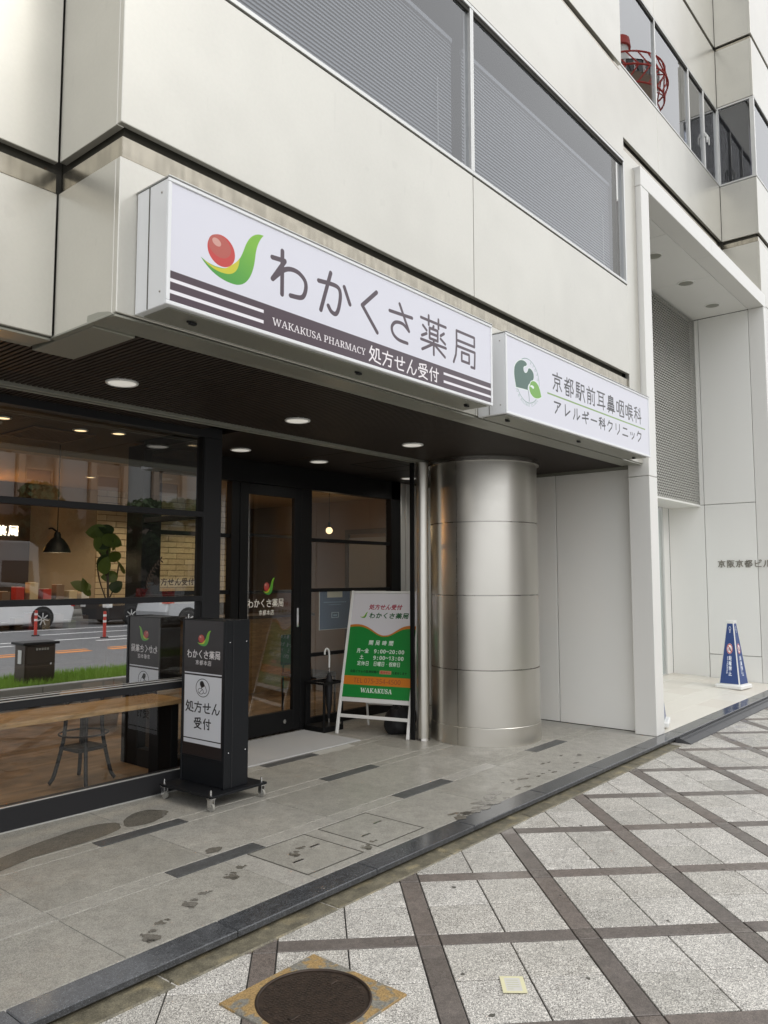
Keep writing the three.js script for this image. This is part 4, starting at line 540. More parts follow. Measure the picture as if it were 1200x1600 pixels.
{ const p = thing('steel_pole', 'slim stainless steel pole standing between the board sign and the thick column', 'pole', [5.835, 0, -1.745]);
  part(p, 'shaft', cyl(0.056, 0.056, 0, 2.555, 0, 0, 32), M.steel); part(p, 'foot_flange', cyl(0.064, 0.06, 0, 0.02, 0, 0, 32), M.steelDark); part(p, 'guide_channel', [box(-0.072, -0.052, 0.0, 2.555, -0.095, -0.05, 0.002)], M.blackMetal); part(p, 'hook', tube([[0.05, 2.50, 0.0], [0.075, 2.49, 0.01], [0.07, 2.46, 0.01], [0.085, 2.45, 0.012]], 0.004, 10, 6), M.alu); }
// downlights in the soffit
[[2.37, -1.24, 'nearest the building corner'], [3.74, -1.25, 'second along the long sign'], [5.05, -1.25, 'in front of the thick column'], [4.30, -2.53, 'above the shop door'], [5.22, -2.50, 'right of the shop door'], [6.75, -2.62, 'deepest, half hidden behind the pole']].forEach(([x, z, w], i) => {
  const l = thing('soffit_downlight', `round white downlight in the dark soffit, ${w}`, 'ceiling light', [x, 2.572, z], 0, 'downlights in the dark soffit');
  part(l, 'ring', at(new THREE.TorusGeometry(0.082, 0.008, 8, 36).rotateX(Math.PI / 2), 0, 0, 0), M.plasticWhite); part(l, 'lens', cyl(0.08, 0.08, -0.004, 0.006, 0, 0, 36), M.diffuser);
  const s = new THREE.SpotLight(new THREE.Color(1, 0.95, 0.86), 0.9, 0, 1.35, 0.6); s.position.set(x, 2.56, z); s.target.position.set(x, 0, z); s.castShadow = true; s.shadow.radius = 4; scene.add(s, s.target);
});

// ============================================================ THE SIGNS
function boxSign(name, label, x0, x1, y0, y1, zf, map, latches) {
  const s = thing(name, label, 'sign'), fr = 0.016, zb = -0.198;
  part(s, 'housing', box(x0, x1, y0, y1, zb, zf - 0.012, 0.003), M.signwhite);
  part(s, 'side_flange', box(x0 - 0.003, x0 + 0.01, y0 + 0.003, y1 - 0.003, zb + 0.09, zb + 0.094, 0), M.dirt);
  const W = x1 - x0 - 2 * fr, H = y1 - y0 - 2 * fr;
  part(s, 'face', at(rect(W, H), (x0 + x1) / 2, (y0 + y1) / 2, zf - 0.006), printed(map));
  part(s, 'frame', [box(x0 - 0.002, x1 + 0.002, y0 - 0.002, y0 + fr, zf - 0.011, zf, 0.003), box(x0 - 0.002, x1 + 0.002, y1 - fr, y1 + 0.002, zf - 0.011, zf, 0.003), box(x0 - 0.002, x0 + fr, y0 + fr, y1 - fr, zf - 0.011, zf - 0.0005, 0.003), box(x1 - fr, x1 + 0.002, y0 + fr, y1 - fr, zf - 0.011, zf - 0.0005, 0.003)], M.signwhite);
  part(s, 'drip_cap', box(x0 - 0.004, x1 + 0.004, y1 + 0.003, y1 + 0.009, zb, zf + 0.004, 0.002), M.alu);
  part(s, 'bottom_tray', box(x0 + 0.03, x1 - 0.03, y0 - 0.006, y0 - 0.001, zb + 0.02, zf - 0.03, 0.001), M.cove);
  for (const x of latches) part(s, 'latch', [box(x - 0.025, x + 0.025, y0 - 0.016, y0 - 0.007, zf - 0.105, zf - 0.095, 0.002), box(x - 0.012, x + 0.02, y0 - 0.020, y0 - 0.010, zf - 0.11, zf - 0.088, 0.002)], M.charcoal);
  for (const y of [y0 + 0.06, y1 - 0.05]) part(s, 'screw', at(new THREE.SphereGeometry(0.005, 8, 6), x0, y, zf - 0.05), M.steelDark);
  return s;
}
boxSign('pharmacy_sign', 'long white box sign with dark striped base and green sprout emblem over the shop', 1.785, 4.24, 2.578, 3.105, 0.03, texSign1, [1.98, 3.05, 4.08]);
boxSign('clinic_sign', 'white box sign with two green leaves and thin lettering above the steel column', 4.412, 6.91, 2.56, 3.106, 0.03, texSign2, [4.58, 5.66, 6.76]);

{ // lit-box stand on castors
  const s = thing('light_box_stand', 'black upright box sign on a castor base beside the shop window', 'sign', [3.44, 0, -1.725], 0.03);
  const hx = 0.105, hz = 0.225;
  part(s, 'base_plate', box(-0.255, 0.225, 0.082, 0.098, -0.255, 0.285, 0.003), M.blackSatin);
  part(s, 'cabinet', box(-hx + 0.008, hx - 0.008, 0.098, 1.19, -hz + 0.006, hz - 0.03, 0.003), M.blackSatin);
  part(s, 'side_post', box(-hx, hx, 0.098, 1.196, hz - 0.03, hz, 0.004), M.blackSatin); part(s, 'side_post', box(-hx, hx, 0.098, 1.196, -hz - 0.01, -hz + 0.006, 0.004), M.blackSatin);
  part(s, 'side_rib', box(-0.045, -0.038, 0.10, 1.192, hz, hz + 0.003, 0.001), M.charcoal);
  for (const sx of [-1, 1]) { const f = part(s, 'poster_face', at(rect(0.425, 0.91), sx * (hx - 0.005), 0.735, -0.012, sx * Math.PI / 2), printed(texBox)); f.userData.label = sx < 0 ? 'dark and white printed panel' : 'dark and white printed panel on the far side'; part(s, 'top_bead', box(sx * (hx - 0.008), sx * (hx - 0.001), 1.188, 1.194, -hz + 0.006, hz - 0.03, 0.001), M.blackSatin); part(s, 'bottom_bead', box(sx * (hx - 0.008), sx * (hx - 0.002), 0.268, 0.28, -hz + 0.006, hz - 0.03, 0.001), M.blackSatin); }
  for (const y of [0.33, 1.05]) for (const x of [-0.07, 0.075]) part(s, 'screw', at(new THREE.SphereGeometry(0.005, 8, 6), x, y, hz), M.chrome);
  for (const [x, z] of [[-0.235, -0.225], [-0.235, 0.255], [0.2, -0.225], [0.2, 0.255]]) { const c = new THREE.Group(); c.name = 'castor'; s.add(c); c.position.set(x, 0, z); part(c, 'wheel', at(new THREE.CylinderGeometry(0.025, 0.025, 0.016, 20).rotateZ(Math.PI / 2), 0, 0.025, 0.008), M.concrete); part(c, 'fork', [box(-0.016, -0.012, 0.025, 0.078, -0.016, 0.02, 0.002), box(0.012, 0.017, 0.025, 0.078, -0.016, 0.02, 0.002), box(-0.02, 0.02, 0.074, 0.082, -0.02, 0.024, 0.001)], M.chrome); part(c, 'bolt', cyl(0.008, 0.006, 0.098, 0.13, 0, 0, 12), M.chrome); }
}
{ // curved board sign
  const u = new THREE.Vector3(0.268, 0, 0.963), yaw = Math.atan2(-0.963, 0.268);
  const s = thing('board_sign', 'white framed standing board with green opening hours poster by the pole', 'sign', [5.648, 0, -2.21], yaw);
  // local: +z towards the viewer, +x to the right of the board
  const W = 0.76, lean = (y) => -0.35 * Math.pow(clamp(y / 1.34), 1.05); // set-back with height, gently curved
  const ys = []; for (let i = 0; i <= 20; i++) ys.push(i / 20 * 1.345);
  for (const sx of [-1, 1]) { const l = []; for (let i = 0; i < 20; i++) { const y0 = ys[i], y1 = ys[i + 1], g = box(-0.0135, 0.0135, -(y1 - y0) / 2 - 0.003, (y1 - y0) / 2 + 0.003, -0.013, 0.013, 0.003); g.rotateX(Math.atan2(lean(y1) - lean(y0), y1 - y0)); g.translate(sx * (W / 2 - 0.014), (y0 + y1) / 2, (lean(y0) + lean(y1)) / 2); l.push(g); } part(s, 'leg', l, M.plasticWhite); }
  const bar = (y, h, n) => part(s, n, at(box(-W / 2 + 0.03, W / 2 - 0.03, -h / 2, h / 2, -0.011, 0.011, 0.003), 0, y, lean(y)), M.plasticWhite);
  bar(1.335, 0.022, 'top_rail'); bar(0.315, 0.04, 'lower_rail'); bar(0.165, 0.03, 'cross_rail');
  const pw = W - 0.056, g = new THREE.PlaneGeometry(pw, 0.985, 1, 24); { const p = g.attributes.position; for (let i = 0; i < p.count; i++) { const y = 0.83 + p.getY(i); p.setXYZ(i, p.getX(i), y, lean(y) + 0.006); } g.computeVertexNormals(); }
  part(s, 'poster', g, printed(texStand)); const back = g.clone(); back.translate(0, 0, -0.012); part(s, 'backing_board', back, M.plasticWhite);
  for (const sx of [-1, 1]) part(s, 'rear_leg', at(tube([[0, 1.15, -0.33], [0, 0.0, -0.50]], 0.012, 1, 8, false), sx * 0.27, 0, 0), M.plasticWhite); part(s, 'rear_rail', box(-0.27, 0.27, 0.21, 0.24, -0.485, -0.47, 0.002), M.plasticWhite);
}
{ // no-parking pylon signs
  function pylon(label, x, z, turn) {
    const s = thing('pylon_sign', label, 'sign', [x, 0.018, z], turn, 'pylon signs in the office entrance'); const b0 = 0.135, t0 = 0.045, y0 = 0.055, y1 = 0.86;
    part(s, 'base', box(-0.175, 0.175, 0.0, 0.055, -0.175, 0.175, 0.012), M.plasticWhite);
    const core = new THREE.CylinderGeometry(t0 * Math.SQRT2, b0 * Math.SQRT2, y1 - y0, 4, 1); core.rotateY(Math.PI / 4); core.translate(0, (y0 + y1) / 2, 0); part(s, 'body', core, M.plasticWhite);
    part(s, 'cap', box(-0.05, 0.05, y1, y1 + 0.022, -0.05, 0.05, 0.004), M.plasticWhite);
    for (let k = 0; k < 4; k++) { const gq = new THREE.BufferGeometry(), e = 0.012, o = 0.002; const q = [[-b0 + e, y0 + 0.01, b0 + o], [b0 - e, y0 + 0.01, b0 + o], [t0 - e * 0.7, y1 - 0.012, t0 + o], [-t0 + e * 0.7, y1 - 0.012, t0 + o]]; const n = 8, P = [], UV = [], I = []; for (let r = 0; r <= n; r++) { const t = r / n; for (const [A, B, uu] of [[q[0], q[3], 0], [q[1], q[2], 1]]) { P.push(A[0] + (B[0] - A[0]) * t, A[1] + (B[1] - A[1]) * t, A[2] + (B[2] - A[2]) * t); const wd = (b0 + (t0 - b0) * t) / 0.1; UV.push(0.5 + (uu - 0.5) * Math.min(1, wd), t); } if (r < n) { const a = r * 2; I.push(a, a + 1, a + 3, a, a + 3, a + 2); } } gq.setAttribute('position', new THREE.Float32BufferAttribute(P, 3)); gq.setAttribute('uv', new THREE.Float32BufferAttribute(UV, 2)); gq.setIndex(I); gq.computeVertexNormals(); gq.rotateY(k * Math.PI / 2); part(s, 'printed_side', gq, printed(texCone)); }
  }
  pylon('blue and white no parking pylon standing alone on the pale entrance floor', 11.06, -0.52, -0.12); pylon('blue pylon almost hidden behind the white entrance post', 7.83, -0.395, 0.3);
}

// ============================================================ THE SHOPFRONT
const paneGeo = (w, h) => rect(w, h);
{
  const s = thing('shopfront', 'black framed glass shopfront with a sliding door under the dark soffit', 'shopfront');
  const Z = -2.05, B = (n, g, m = M.charcoal) => part(s, n, g, m);
  const P = (x0, x1, y0, y1, z, m = M.glass) => part(s, 'pane', at(rect(x1 - x0, y1 - y0), (x0 + x1) / 2, (y0 + y1) / 2, z), m);
  B('plinth', box(-3, 3.72, 0, 0.135, -2.15, Z, 0.003)); B('plinth_strip', box(-3, 3.72, 0.0, 0.006, Z, Z + 0.012, 0.001), M.alu);
  B('rail', box(-3, 3.56, 0.703, 0.748, -2.11, Z + 0.004, 0.002)); B('rail', box(-3, 3.56, 1.308, 1.348, -2.11, Z + 0.004, 0.002)); B('rail', box(-3, 3.56, 1.925, 1.966, -2.11, Z + 0.004, 0.002)); B('head_rail', box(-3, 3.72, 2.525, 2.60, -2.15, Z + 0.004, 0.002));
  for (const y of [0.7505, 0.7645]) B('sill_line', box(-3, 3.555, y, y + 0.005, Z - 0.012, Z + 0.004, 0.001), M.alu);
  B('glazing_bead', box(-3, 3.555, 0.136, 0.141, Z - 0.03, Z - 0.012, 0.001), M.alu);
  for (const [y0, y1] of [[0.135, 0.703], [0.77, 1.308], [1.348, 1.925], [1.966, 2.525]]) P(-3, 3.56, y0, y1, Z - 0.035, y0 === 0.77 ? M.glassFilm : y0 > 1.9 ? M.glassTop : M.glass);
  B('mullion', box(3.56, 3.72, 0.136, 2.524, -2.15, Z + 0.006, 0.004)); B('mullion', box(3.545, 3.56, 0.136, 2.524, -2.10, Z + 0.001, 0.001), M.blackMetal);
  // return towards the door
  for (const [y0, y1] of [[0.135, 0.703], [0.748, 1.308], [1.348, 1.925], [1.966, 2.525]]) part(s, 'pane', at(rect(0.74, y1 - y0), 3.64, (y0 + y1) / 2, -2.525, Math.PI / 2), M.glassDoor);
  for (const y of [0.725, 1.328, 1.945]) B('rail', box(3.61, 3.67, y - 0.02, y + 0.02, -2.90, -2.152, 0.002)); B('plinth', box(3.60, 3.68, 0, 0.135, -2.90, -2.152, 0.002)); B('head_rail', box(3.60, 3.68, 2.525, 2.60, -2.90, -2.152, 0.002));
  B('corner_panel', box(3.60, 3.78, 0, 2.571, -3.13, -2.902, 0.003), M.blackMetal);
  // door wall
  const D = -2.96; B('header', box(3.782, 7.0, 2.365, 2.571, -3.02, D + 0.03, 0.003), M.blackMetal);
  P(3.782, 4.55, 0.12, 2.365, D - 0.03, M.glassDoor); B('plinth', box(3.782, 4.55, 0, 0.12, -3.0, D + 0.01, 0.002), M.blackMetal); for (const y of [1.35, 1.862]) B('rail', box(3.782, 4.55, y - 0.018, y + 0.018, D - 0.045, D - 0.005, 0.002), M.blackMetal);
  B('post', box(4.55, 4.64, 0, 2.363, -3.02, D + 0.02, 0.003), M.blackMetal); B('post', box(5.42, 5.565, 0, 2.363, -3.02, D + 0.03, 0.003), M.blackMetal);
  const d = new THREE.Group(); d.name = 'door'; s.add(d);
  part(d, 'pane', at(rect(0.60, 2.06), 5.035, 1.235, D + 0.006), M.glassDoor);
  part(d, 'stile', box(4.645, 4.742, 0.02, 2.36, D - 0.02, D + 0.028, 0.003), M.blackMetal); part(d, 'stile', box(5.328, 5.418, 0.02, 2.36, D - 0.02, D + 0.028, 0.003), M.blackMetal); part(d, 'top_rail', box(4.744, 5.326, 2.26, 2.36, D - 0.02, D + 0.028, 0.003), M.blackMetal); part(d, 'bottom_rail', box(4.744, 5.326, 0.02, 0.21, D - 0.02, D + 0.028, 0.003), M.blackMetal);
  for (const y of [1.345, 1.878]) part(d, 'glazing_bar', box(4.742, 5.328, y - 0.014, y + 0.014, D - 0.032, D - 0.008, 0.002), M.blackMetal);
  part(d, 'handle', box(5.362, 5.386, 1.0, 1.185, D + 0.029, D + 0.036, 0.003), M.chrome); part(d, 'lock', at(new THREE.CylinderGeometry(0.02, 0.02, 0.012, 20).rotateX(Math.PI / 2), 5.21, 0.115, D + 0.034), M.chrome);
  const dec = part(d, 'door_lettering', at(rect(0.50, 0.415), 4.985, 1.30, D + 0.012), std({ map: texDoor, transparent: true, roughness: 0.6 })); dec.castShadow = false;
  B('threshold', box(3.782, 5.42, 0, 0.015, -3.0, D + 0.06, 0.002), M.steelDark);
  // glazing beyond the door
  for (const [y0, y1] of [[0.10, 0.70], [0.72, 1.335], [1.372, 1.84], [1.88, 2.363]]) P(5.567, 6.83, y0, y1, D - 0.01, M.glassDoor);
  for (const y of [0.71, 1.354, 1.86]) B('rail', box(5.567, 6.83, y - 0.018, y + 0.018, D - 0.03, D + 0.012, 0.002), M.blackMetal); B('plinth', box(5.567, 6.83, 0, 0.10, D - 0.03, D + 0.02, 0.002), M.blackMetal);
  B('post', box(6.832, 7.0, 0, 2.571, -3.02, D + 0.03, 0.003), M.blackMetal); for (let k = 0; k < 4; k++) B('side_jamb', box(7.03 + k * 0.1, 7.11 + k * 0.1, 0, 2.571, -3.0, D + 0.01 - k * 0.004, 0.006), M.alu);
  const pl = part(s, 'window_lettering', at(rect(0.44, 0.295), 3.30, 1.52, Z - 0.028), std({ map: texPane, transparent: true, roughness: 0.6 })); pl.castShadow = false;
}
{ const m = thing('door_mat', 'light grey ribbed mat in front of the shop door', 'mat', [4.76, 0, -2.53]); part(m, 'mat_base', box(-0.68, 0.68, 0.001, 0.008, -0.37, 0.37, 0.003), M.mat); const r = []; for (let i = 0; i < 52; i++) r.push(box(-0.67 + i * 0.026, -0.656 + i * 0.026, 0.008, 0.0115, -0.365, 0.365, 0.001)); part(m, 'ribs', r, M.mat).userData.kind = 'stuff'; }

// ============================================================ INSIDE THE SHOP
solo('shop_floor', [box(-3, 3.6, -0.03, 0.0, -9, -2.152, 0), box(3.6, 8.4, -0.03, 0.0, -9, -3.03, 0)], M.floor, { kind: 'structure' });
{ const c = setting('shop_ceiling'); part(c, 'front_ceiling', [box(-3, 3.59, 2.602, 2.63, -4.2, -2.152, 0), box(3.6, 8.4, 2.602, 2.63, -4.2, -3.03, 0)], M.ceilbrown); part(c, 'rear_ceiling', box(-3, 8.4, 2.602, 2.63, -9, -4.2, 0), M.ceilwarm);
  part(c, 'roof_slab', box(-3.1, 8.5, 2.632, 2.7, -9.1, -2.16, 0), M.dark);
  part(c, 'air_vent', [box(2.72, 3.22, 2.592, 2.60, -3.52, -3.50, 0.001), box(2.72, 3.22, 2.592, 2.60, -3.01, -2.99, 0.001), box(2.72, 2.74, 2.592, 2.60, -3.50, -3.01, 0.001), box(3.20, 3.22, 2.592, 2.60, -3.50, -3.01, 0.001)], M.brownwall);
  for (let k = 0; k < 16; k++) part(c, 'vent_slat', box(2.75 + k * 0.028, 2.762 + k * 0.028, 2.594, 2.60, -3.49, -3.02, 0), M.brownwall); }
{ const w = setting('shop_wall'); part(w, 'back_wall', box(-3, 8.4, 0, 2.63, -9.1, -9, 0), M.beige); part(w, 'left_wall', box(-3.1, -3, 0, 2.63, -9.1, -2.1, 0), M.beige); part(w, 'right_wall', box(8.4, 8.5, 0, 2.63, -9.1, -3.0, 0), M.brownwall);
  part(w, 'partition', box(3.9, 5.3, 1.15, 2.60, -6.65, -6.55, 0.003), M.beige); part(w, 'wainscot', box(3.9, 7.6, 0.045, 1.12, -6.62, -6.53, 0.003), M.shelfDark);
  part(w, 'tile_backing', box(5.3, 7.6, 0, 2.60, -6.65, -6.556, 0), M.brownwall);
  let n = 0; for (let r = 0; r < 32; r++) for (let k = 0; k < 9; k++) { const x0 = 5.3 + k * 0.27 - (r % 2) * 0.135, a = Math.max(5.3, x0), b = Math.min(7.6, x0 + 0.27); if (b - a < 0.03 || n++ >= 298) continue; part(w, 'wall_tile', box(a + 0.003, b - 0.003, 0.08 + r * 0.079 + 0.004, 0.08 + (r + 1) * 0.079 - 0.004, -6.556, -6.545 + rr(0, 0.004), 0.003), rnd() < 0.5 ? M.tileCream : M.tileCream2); }
}
{ const c = thing('window_counter', 'long pale wood counter running just inside the shop window', 'counter'); part(c, 'counter_top', box(-2.9, 3.50, 0.572, 0.606, -2.55, -2.16, 0.004, 0, 0), M.wood); part(c, 'end_panel', box(3.44, 3.50, 0.0, 0.572, -2.50, -2.22, 0.003), M.blackMetal); }
function stool(label, x, z, turn) {
  const s = thing('bar_stool', label, 'stool', [x, 0, z], turn, 'stools at the window counter');
  for (let k = 0; k < 4; k++) { const a = k * Math.PI / 2 + 0.5, c = Math.cos(a), q = Math.sin(a); part(s, 'leg', tube([[c * 0.12, 0.62, q * 0.12], [c * 0.13, 0.36, q * 0.13], [c * 0.15, 0.24, q * 0.15], [c * 0.21, 0.02, q * 0.21], [c * 0.225, 0.008, q * 0.225]], 0.014, 14, 8), M.charcoal); }
  part(s, 'foot_ring', at(new THREE.TorusGeometry(0.17, 0.007, 8, 40).rotateX(Math.PI / 2), 0, 0.35, 0), M.charcoal); part(s, 'lower_plate', box(-0.12, 0.12, 0.235, 0.262, -0.12, 0.12, 0.006), M.charcoal); part(s, 'seat', cyl(0.17, 0.175, 0.615, 0.645, 0, 0, 36), M.wood); part(s, 'seat_post', cyl(0.02, 0.02, 0.26, 0.615, 0, 0, 12), M.charcoal);
}
stool('dark iron stool with a foot ring behind the window counter, beside the glass corner', 3.07, -2.77, 0.1); stool('dark iron stool at the window counter, mostly cut by the photo edge', 1.98, -2.77, 0.7);
{ const p = thing('pendant_lamp', 'black dome pendant lamp hanging inside the shop window', 'lamp', [3.25, 1.69, -3.6]); const pts = [[0.02, 0.17], [0.028, 0.15], [0.03, 0.125], [0.055, 0.105], [0.085, 0.065], [0.108, 0.012], [0.108, 0]].map((q) => new THREE.Vector2(...q)); part(p, 'shade', new THREE.LatheGeometry(pts, 36), M.blackMetal); part(p, 'cord', cyl(0.004, 0.004, 0.17, 0.905, 0, 0, 8), M.blackMetal); part(p, 'bulb', at(new THREE.SphereGeometry(0.03, 16, 12), 0, 0.05, 0), M.glowWarm); part(p, 'arm_clip', tube([[0, 0.17, 0], [-0.05, 0.2, 0], [-0.075, 0.195, 0]], 0.008, 8, 6), M.blackMetal);
  const l = new THREE.PointLight(new THREE.Color(1, 0.75, 0.45), 0.25); l.position.set(3.25, 1.70, -3.6); l.castShadow = true; scene.add(l); }
const roomLight = (x, z, w, y = 2.60, power = 7) => { const t = thing('ceiling_spot', `small warm downlight in the shop ceiling, ${w}`, 'ceiling light', [x, y, z], 0, 'warm downlights in the shop ceiling'); part(t, 'trim', at(new THREE.TorusGeometry(0.05, 0.008, 8, 24).rotateX(Math.PI / 2), 0, 0, 0), M.alu); part(t, 'lens', cyl(0.046, 0.046, -0.004, 0, 0, 0, 24), M.glowWarm); const l = new THREE.SpotLight(new THREE.Color(1, 0.80, 0.56), power, 0, 1.1, 0.7); l.position.set(x, y - 0.02, z); l.target.position.set(x, 0, z); l.castShadow = true; l.shadow.radius = 2; scene.add(l, l.target); };
[[2.44, -2.86, 'by the window at the photo edge'], [3.03, -2.88, 'by the window near the air vent'], [3.29, -2.78, 'by the window near the glass corner'], [4.55, -5.4, 'over the plant'], [5.65, -5.9, 'before the tiled wall near the plant'], [6.7, -5.9, 'before the tiled wall behind the door'], [6.2, -4.3, 'just inside the door'], [4.2, -7.9, 'at the rear shelves'], [6.4, -8.2, 'at the rear wall']].forEach(([x, z, w]) => roomLight(x, z, w, 2.60, z > -3 ? 1.0 : x < 6.75 && z < -5 && z > -7 ? 3.2 : 1.0));
{ const c = thing('cove_lamp', 'glowing orange lamp tube high on the inner shop wall', 'lamp', [3.55, 2.12, -6.5]); part(c, 'tube', box(-0.2, 0.25, 0, 0.05, 0, 0.05, 0.01), M.glowOrange); part(c, 'bracket', box(-0.22, 0.27, -0.02, -0.001, -0.05, 0.06, 0.003), M.brownwall); const l = new THREE.PointLight(new THREE.Color(1, 0.45, 0.1), 1.2); l.position.set(3.57, 2.15, -6.35); l.castShadow = true; scene.add(l); solo('inner_sign_wall', box(-2, 4.42, 0.0, 2.6, -6.54, -6.50, 0.003), M.shelfDark, { kind: 'structure' }); }
{ const t = thing('wall_lettering', 'glowing white letters on the brown wall inside the shop', 'lettering', [3.40, 1.97, -6.498]);
  const gm = std({ color: lin(0.9, 0.85, 0.75), emissive: lin(1, 0.9, 0.7), emissiveIntensity: 1.6 }); [...'わかくさ薬局'].forEach((ch, i) => { const segs = []; for (const { pts } of strokesOf(ch)) for (let k = 0; k + 1 < pts.length; k++) { const [a, b] = [pts[k], pts[k + 1]], sc = 0.115 / 100, L = Math.hypot(b[0] - a[0], b[1] - a[1]) * sc + 0.012, g = box(-L / 2, L / 2, -0.008, 0.008, 0, 0.015, 0.001); g.rotateZ(-Math.atan2(b[1] - a[1], b[0] - a[0])); g.translate((a[0] + b[0]) / 2 * sc, (100 - (a[1] + b[1]) / 2) * sc, 0); segs.push(g); } const m = part(t, 'letter', segs, gm); m.position.x = (i - 4) * 0.14 + 0.62; }); }
{ // broad leaved pot plant
  const p = thing('potted_fig', 'tall potted plant with large round green leaves inside the shop', 'plant', [4.30, 0.0, -4.6]);
  part(p, 'pot', new THREE.LatheGeometry([[0, 0], [0.14, 0], [0.19, 0.4], [0.2, 0.42], [0.17, 0.42], [0.16, 0.38], [0, 0.38]].map((q) => new THREE.Vector2(...q)), 32), M.brownwall);
  part(p, 'trunk', tube([[0, 0.38, 0], [0.02, 0.8, 0.02], [0.03, 1.15, 0], [0.0, 1.6, 0.02], [-0.01, 1.95, 0]], 0.012, 20, 8), M.bark);
  const br = [[[0.03, 1.2, 0], [-0.1, 1.45, 0.05], [-0.14, 1.6, 0.06]], [[0.03, 1.25, 0], [0.1, 1.4, 0], [0.12, 1.62, 0.03]], [[0, 1.5, 0], [-0.08, 1.75, 0], [-0.16, 1.84, 0.05]]]; for (const b of br) part(p, 'branch', tube(b, 0.007, 10, 6), M.bark);
  const leafG = (() => { const s = new THREE.Shape(); s.moveTo(0, 0); s.bezierCurveTo(0.09, 0.0, 0.1, 0.13, 0, 0.19); s.bezierCurveTo(-0.1, 0.13, -0.09, 0, 0, 0); const g = new THREE.ShapeGeometry(s, 8); const q = g.attributes.position; for (let i = 0; i < q.count; i++) q.setZ(i, -3 * q.getX(i) ** 2 - 0.8 * (q.getY(i) - 0.08) ** 2); g.computeVertexNormals(); return g; })();
  const spots = [[-0.16, 1.84, 0.05], [-0.12, 1.88, 0.1], [-0.05, 1.9, 0], [0.0, 1.95, 0], [0.08, 1.8, 0.05], [-0.14, 1.6, 0.06], [-0.10, 1.52, 0.1], [0.12, 1.62, 0.03], [0.1, 1.5, 0.05], [-0.05, 1.75, 0.08], [0.02, 1.35, 0.06], [-0.18, 1.38, 0.03], [0.16, 1.72, 0], [-0.2, 1.3, 0.05], [-0.02, 1.7, 0.02], [0.05, 1.96, 0.04]];
  spots.forEach((q, i) => { const m = part(p, 'leaf', leafG, i % 5 ? M.foliage2 : M.foliage); m.position.set(...q); m.rotation.set(rr(-0.8, 0.5), rr(-0.8, 0.8), rr(-2.6, 2.6)); m.scale.setScalar(rr(0.8, 1.15)); });
}
{ // display shelf with goods
  const s = thing('display_shelf', 'dark wooden display shelf against the beige inner wall', 'shelf', [4.55, 0.0, -6.35]); part(s, 'side_panel', box(-0.6, -0.57, 0, 1.2, -0.17, 0.17, 0.003), M.shelfDark); part(s, 'side_panel', box(0.57, 0.6, 0, 1.2, -0.17, 0.17, 0.003), M.shelfDark); part(s, 'back_board', box(-0.57, 0.57, 0, 1.2, -0.17, -0.15, 0), M.shelfDark); for (const y of [0.05, 0.45, 0.85, 1.2]) part(s, 'shelf_board', box(-0.57, 0.57, y, y + 0.025, -0.149, 0.17, 0.003), M.shelfDark);
  const gm = [M.red, M.plasticWhite, M.tileCream, M.brownwall, M.foliage2]; const words = ['red', 'white', 'cream', 'brown', 'green'];
  const nth = ['first', 'second', 'third', 'fourth', 'fifth', 'sixth', 'seventh'], lev = { 0.875: 'middle', 1.225: 'top' };
  for (const y of [0.875, 1.225]) for (let k = 0; k < 7; k++) { const i = y > 1 ? [3, 0, 2, 0, 3, 2, 1][k] : [3, 3, 0, 2, 3, 4, 3][k], h = 0.10 + ((k * 7) % 5) * 0.025, x = 4.06 + k * 0.16; const g = thing('goods_box', `${words[i]} goods box, ${nth[k]} along the ${lev[y]} board of the display shelf`, 'box', [x, y, -6.33], 0, 'goods on the display shelf'); part(g, 'carton', box(-0.05, 0.05, 0, h, -0.06, 0.06, 0.004), gm[i]); part(g, 'flap', box(-0.048, 0.048, h, h + 0.004, -0.058, 0.0, 0.001), M.plasticWhite); }
}
{ const d = thing('inner_door', 'pale inner door in a dark wooden frame on the far side wall of the shop', 'door', [8.39, 0, -4.62]); part(d, 'leaf', box(-0.03, 0, 0.01, 2.05, -0.36, 0.36, 0.004), M.curtain); part(d, 'jamb', box(-0.05, 0, 0, 2.1, -0.42, -0.361, 0.004), M.woodDark); part(d, 'jamb', box(-0.05, 0, 0, 2.1, 0.361, 0.42, 0.004), M.woodDark); part(d, 'lintel', box(-0.05, 0, 2.101, 2.17, -0.42, 0.42, 0.004), M.woodDark); part(d, 'handle', box(-0.06, -0.031, 0.95, 1.0, -0.3, -0.2, 0.004), M.chrome); }
{ const d = thing('notice_board', 'small framed notice on the brown side wall inside the shop', 'picture', [8.39, 1.35, -3.85]); part(d, 'frame', box(-0.02, 0, 0, 0.5, -0.2, 0.2, 0.004), M.woodDark); part(d, 'sheet', box(-0.024, -0.0205, 0.03, 0.47, -0.17, 0.17, 0), M.plasticWhite); }
{ const c = thing('reception_desk', 'wooden reception desk deep inside behind the shop door', 'counter', [6.9, 0.0, -5.2]); part(c, 'desk_front', box(-0.9, 0.9, 0, 0.95, -0.02, 0.02, 0.003), M.wood); part(c, 'desk_top', box(-0.94, 0.94, 0.95, 0.99, -0.5, 0.06, 0.004), M.woodDark); part(c, 'desk_side', box(-0.9, -0.86, 0, 0.95, -0.5, -0.021, 0.003), M.wood); }
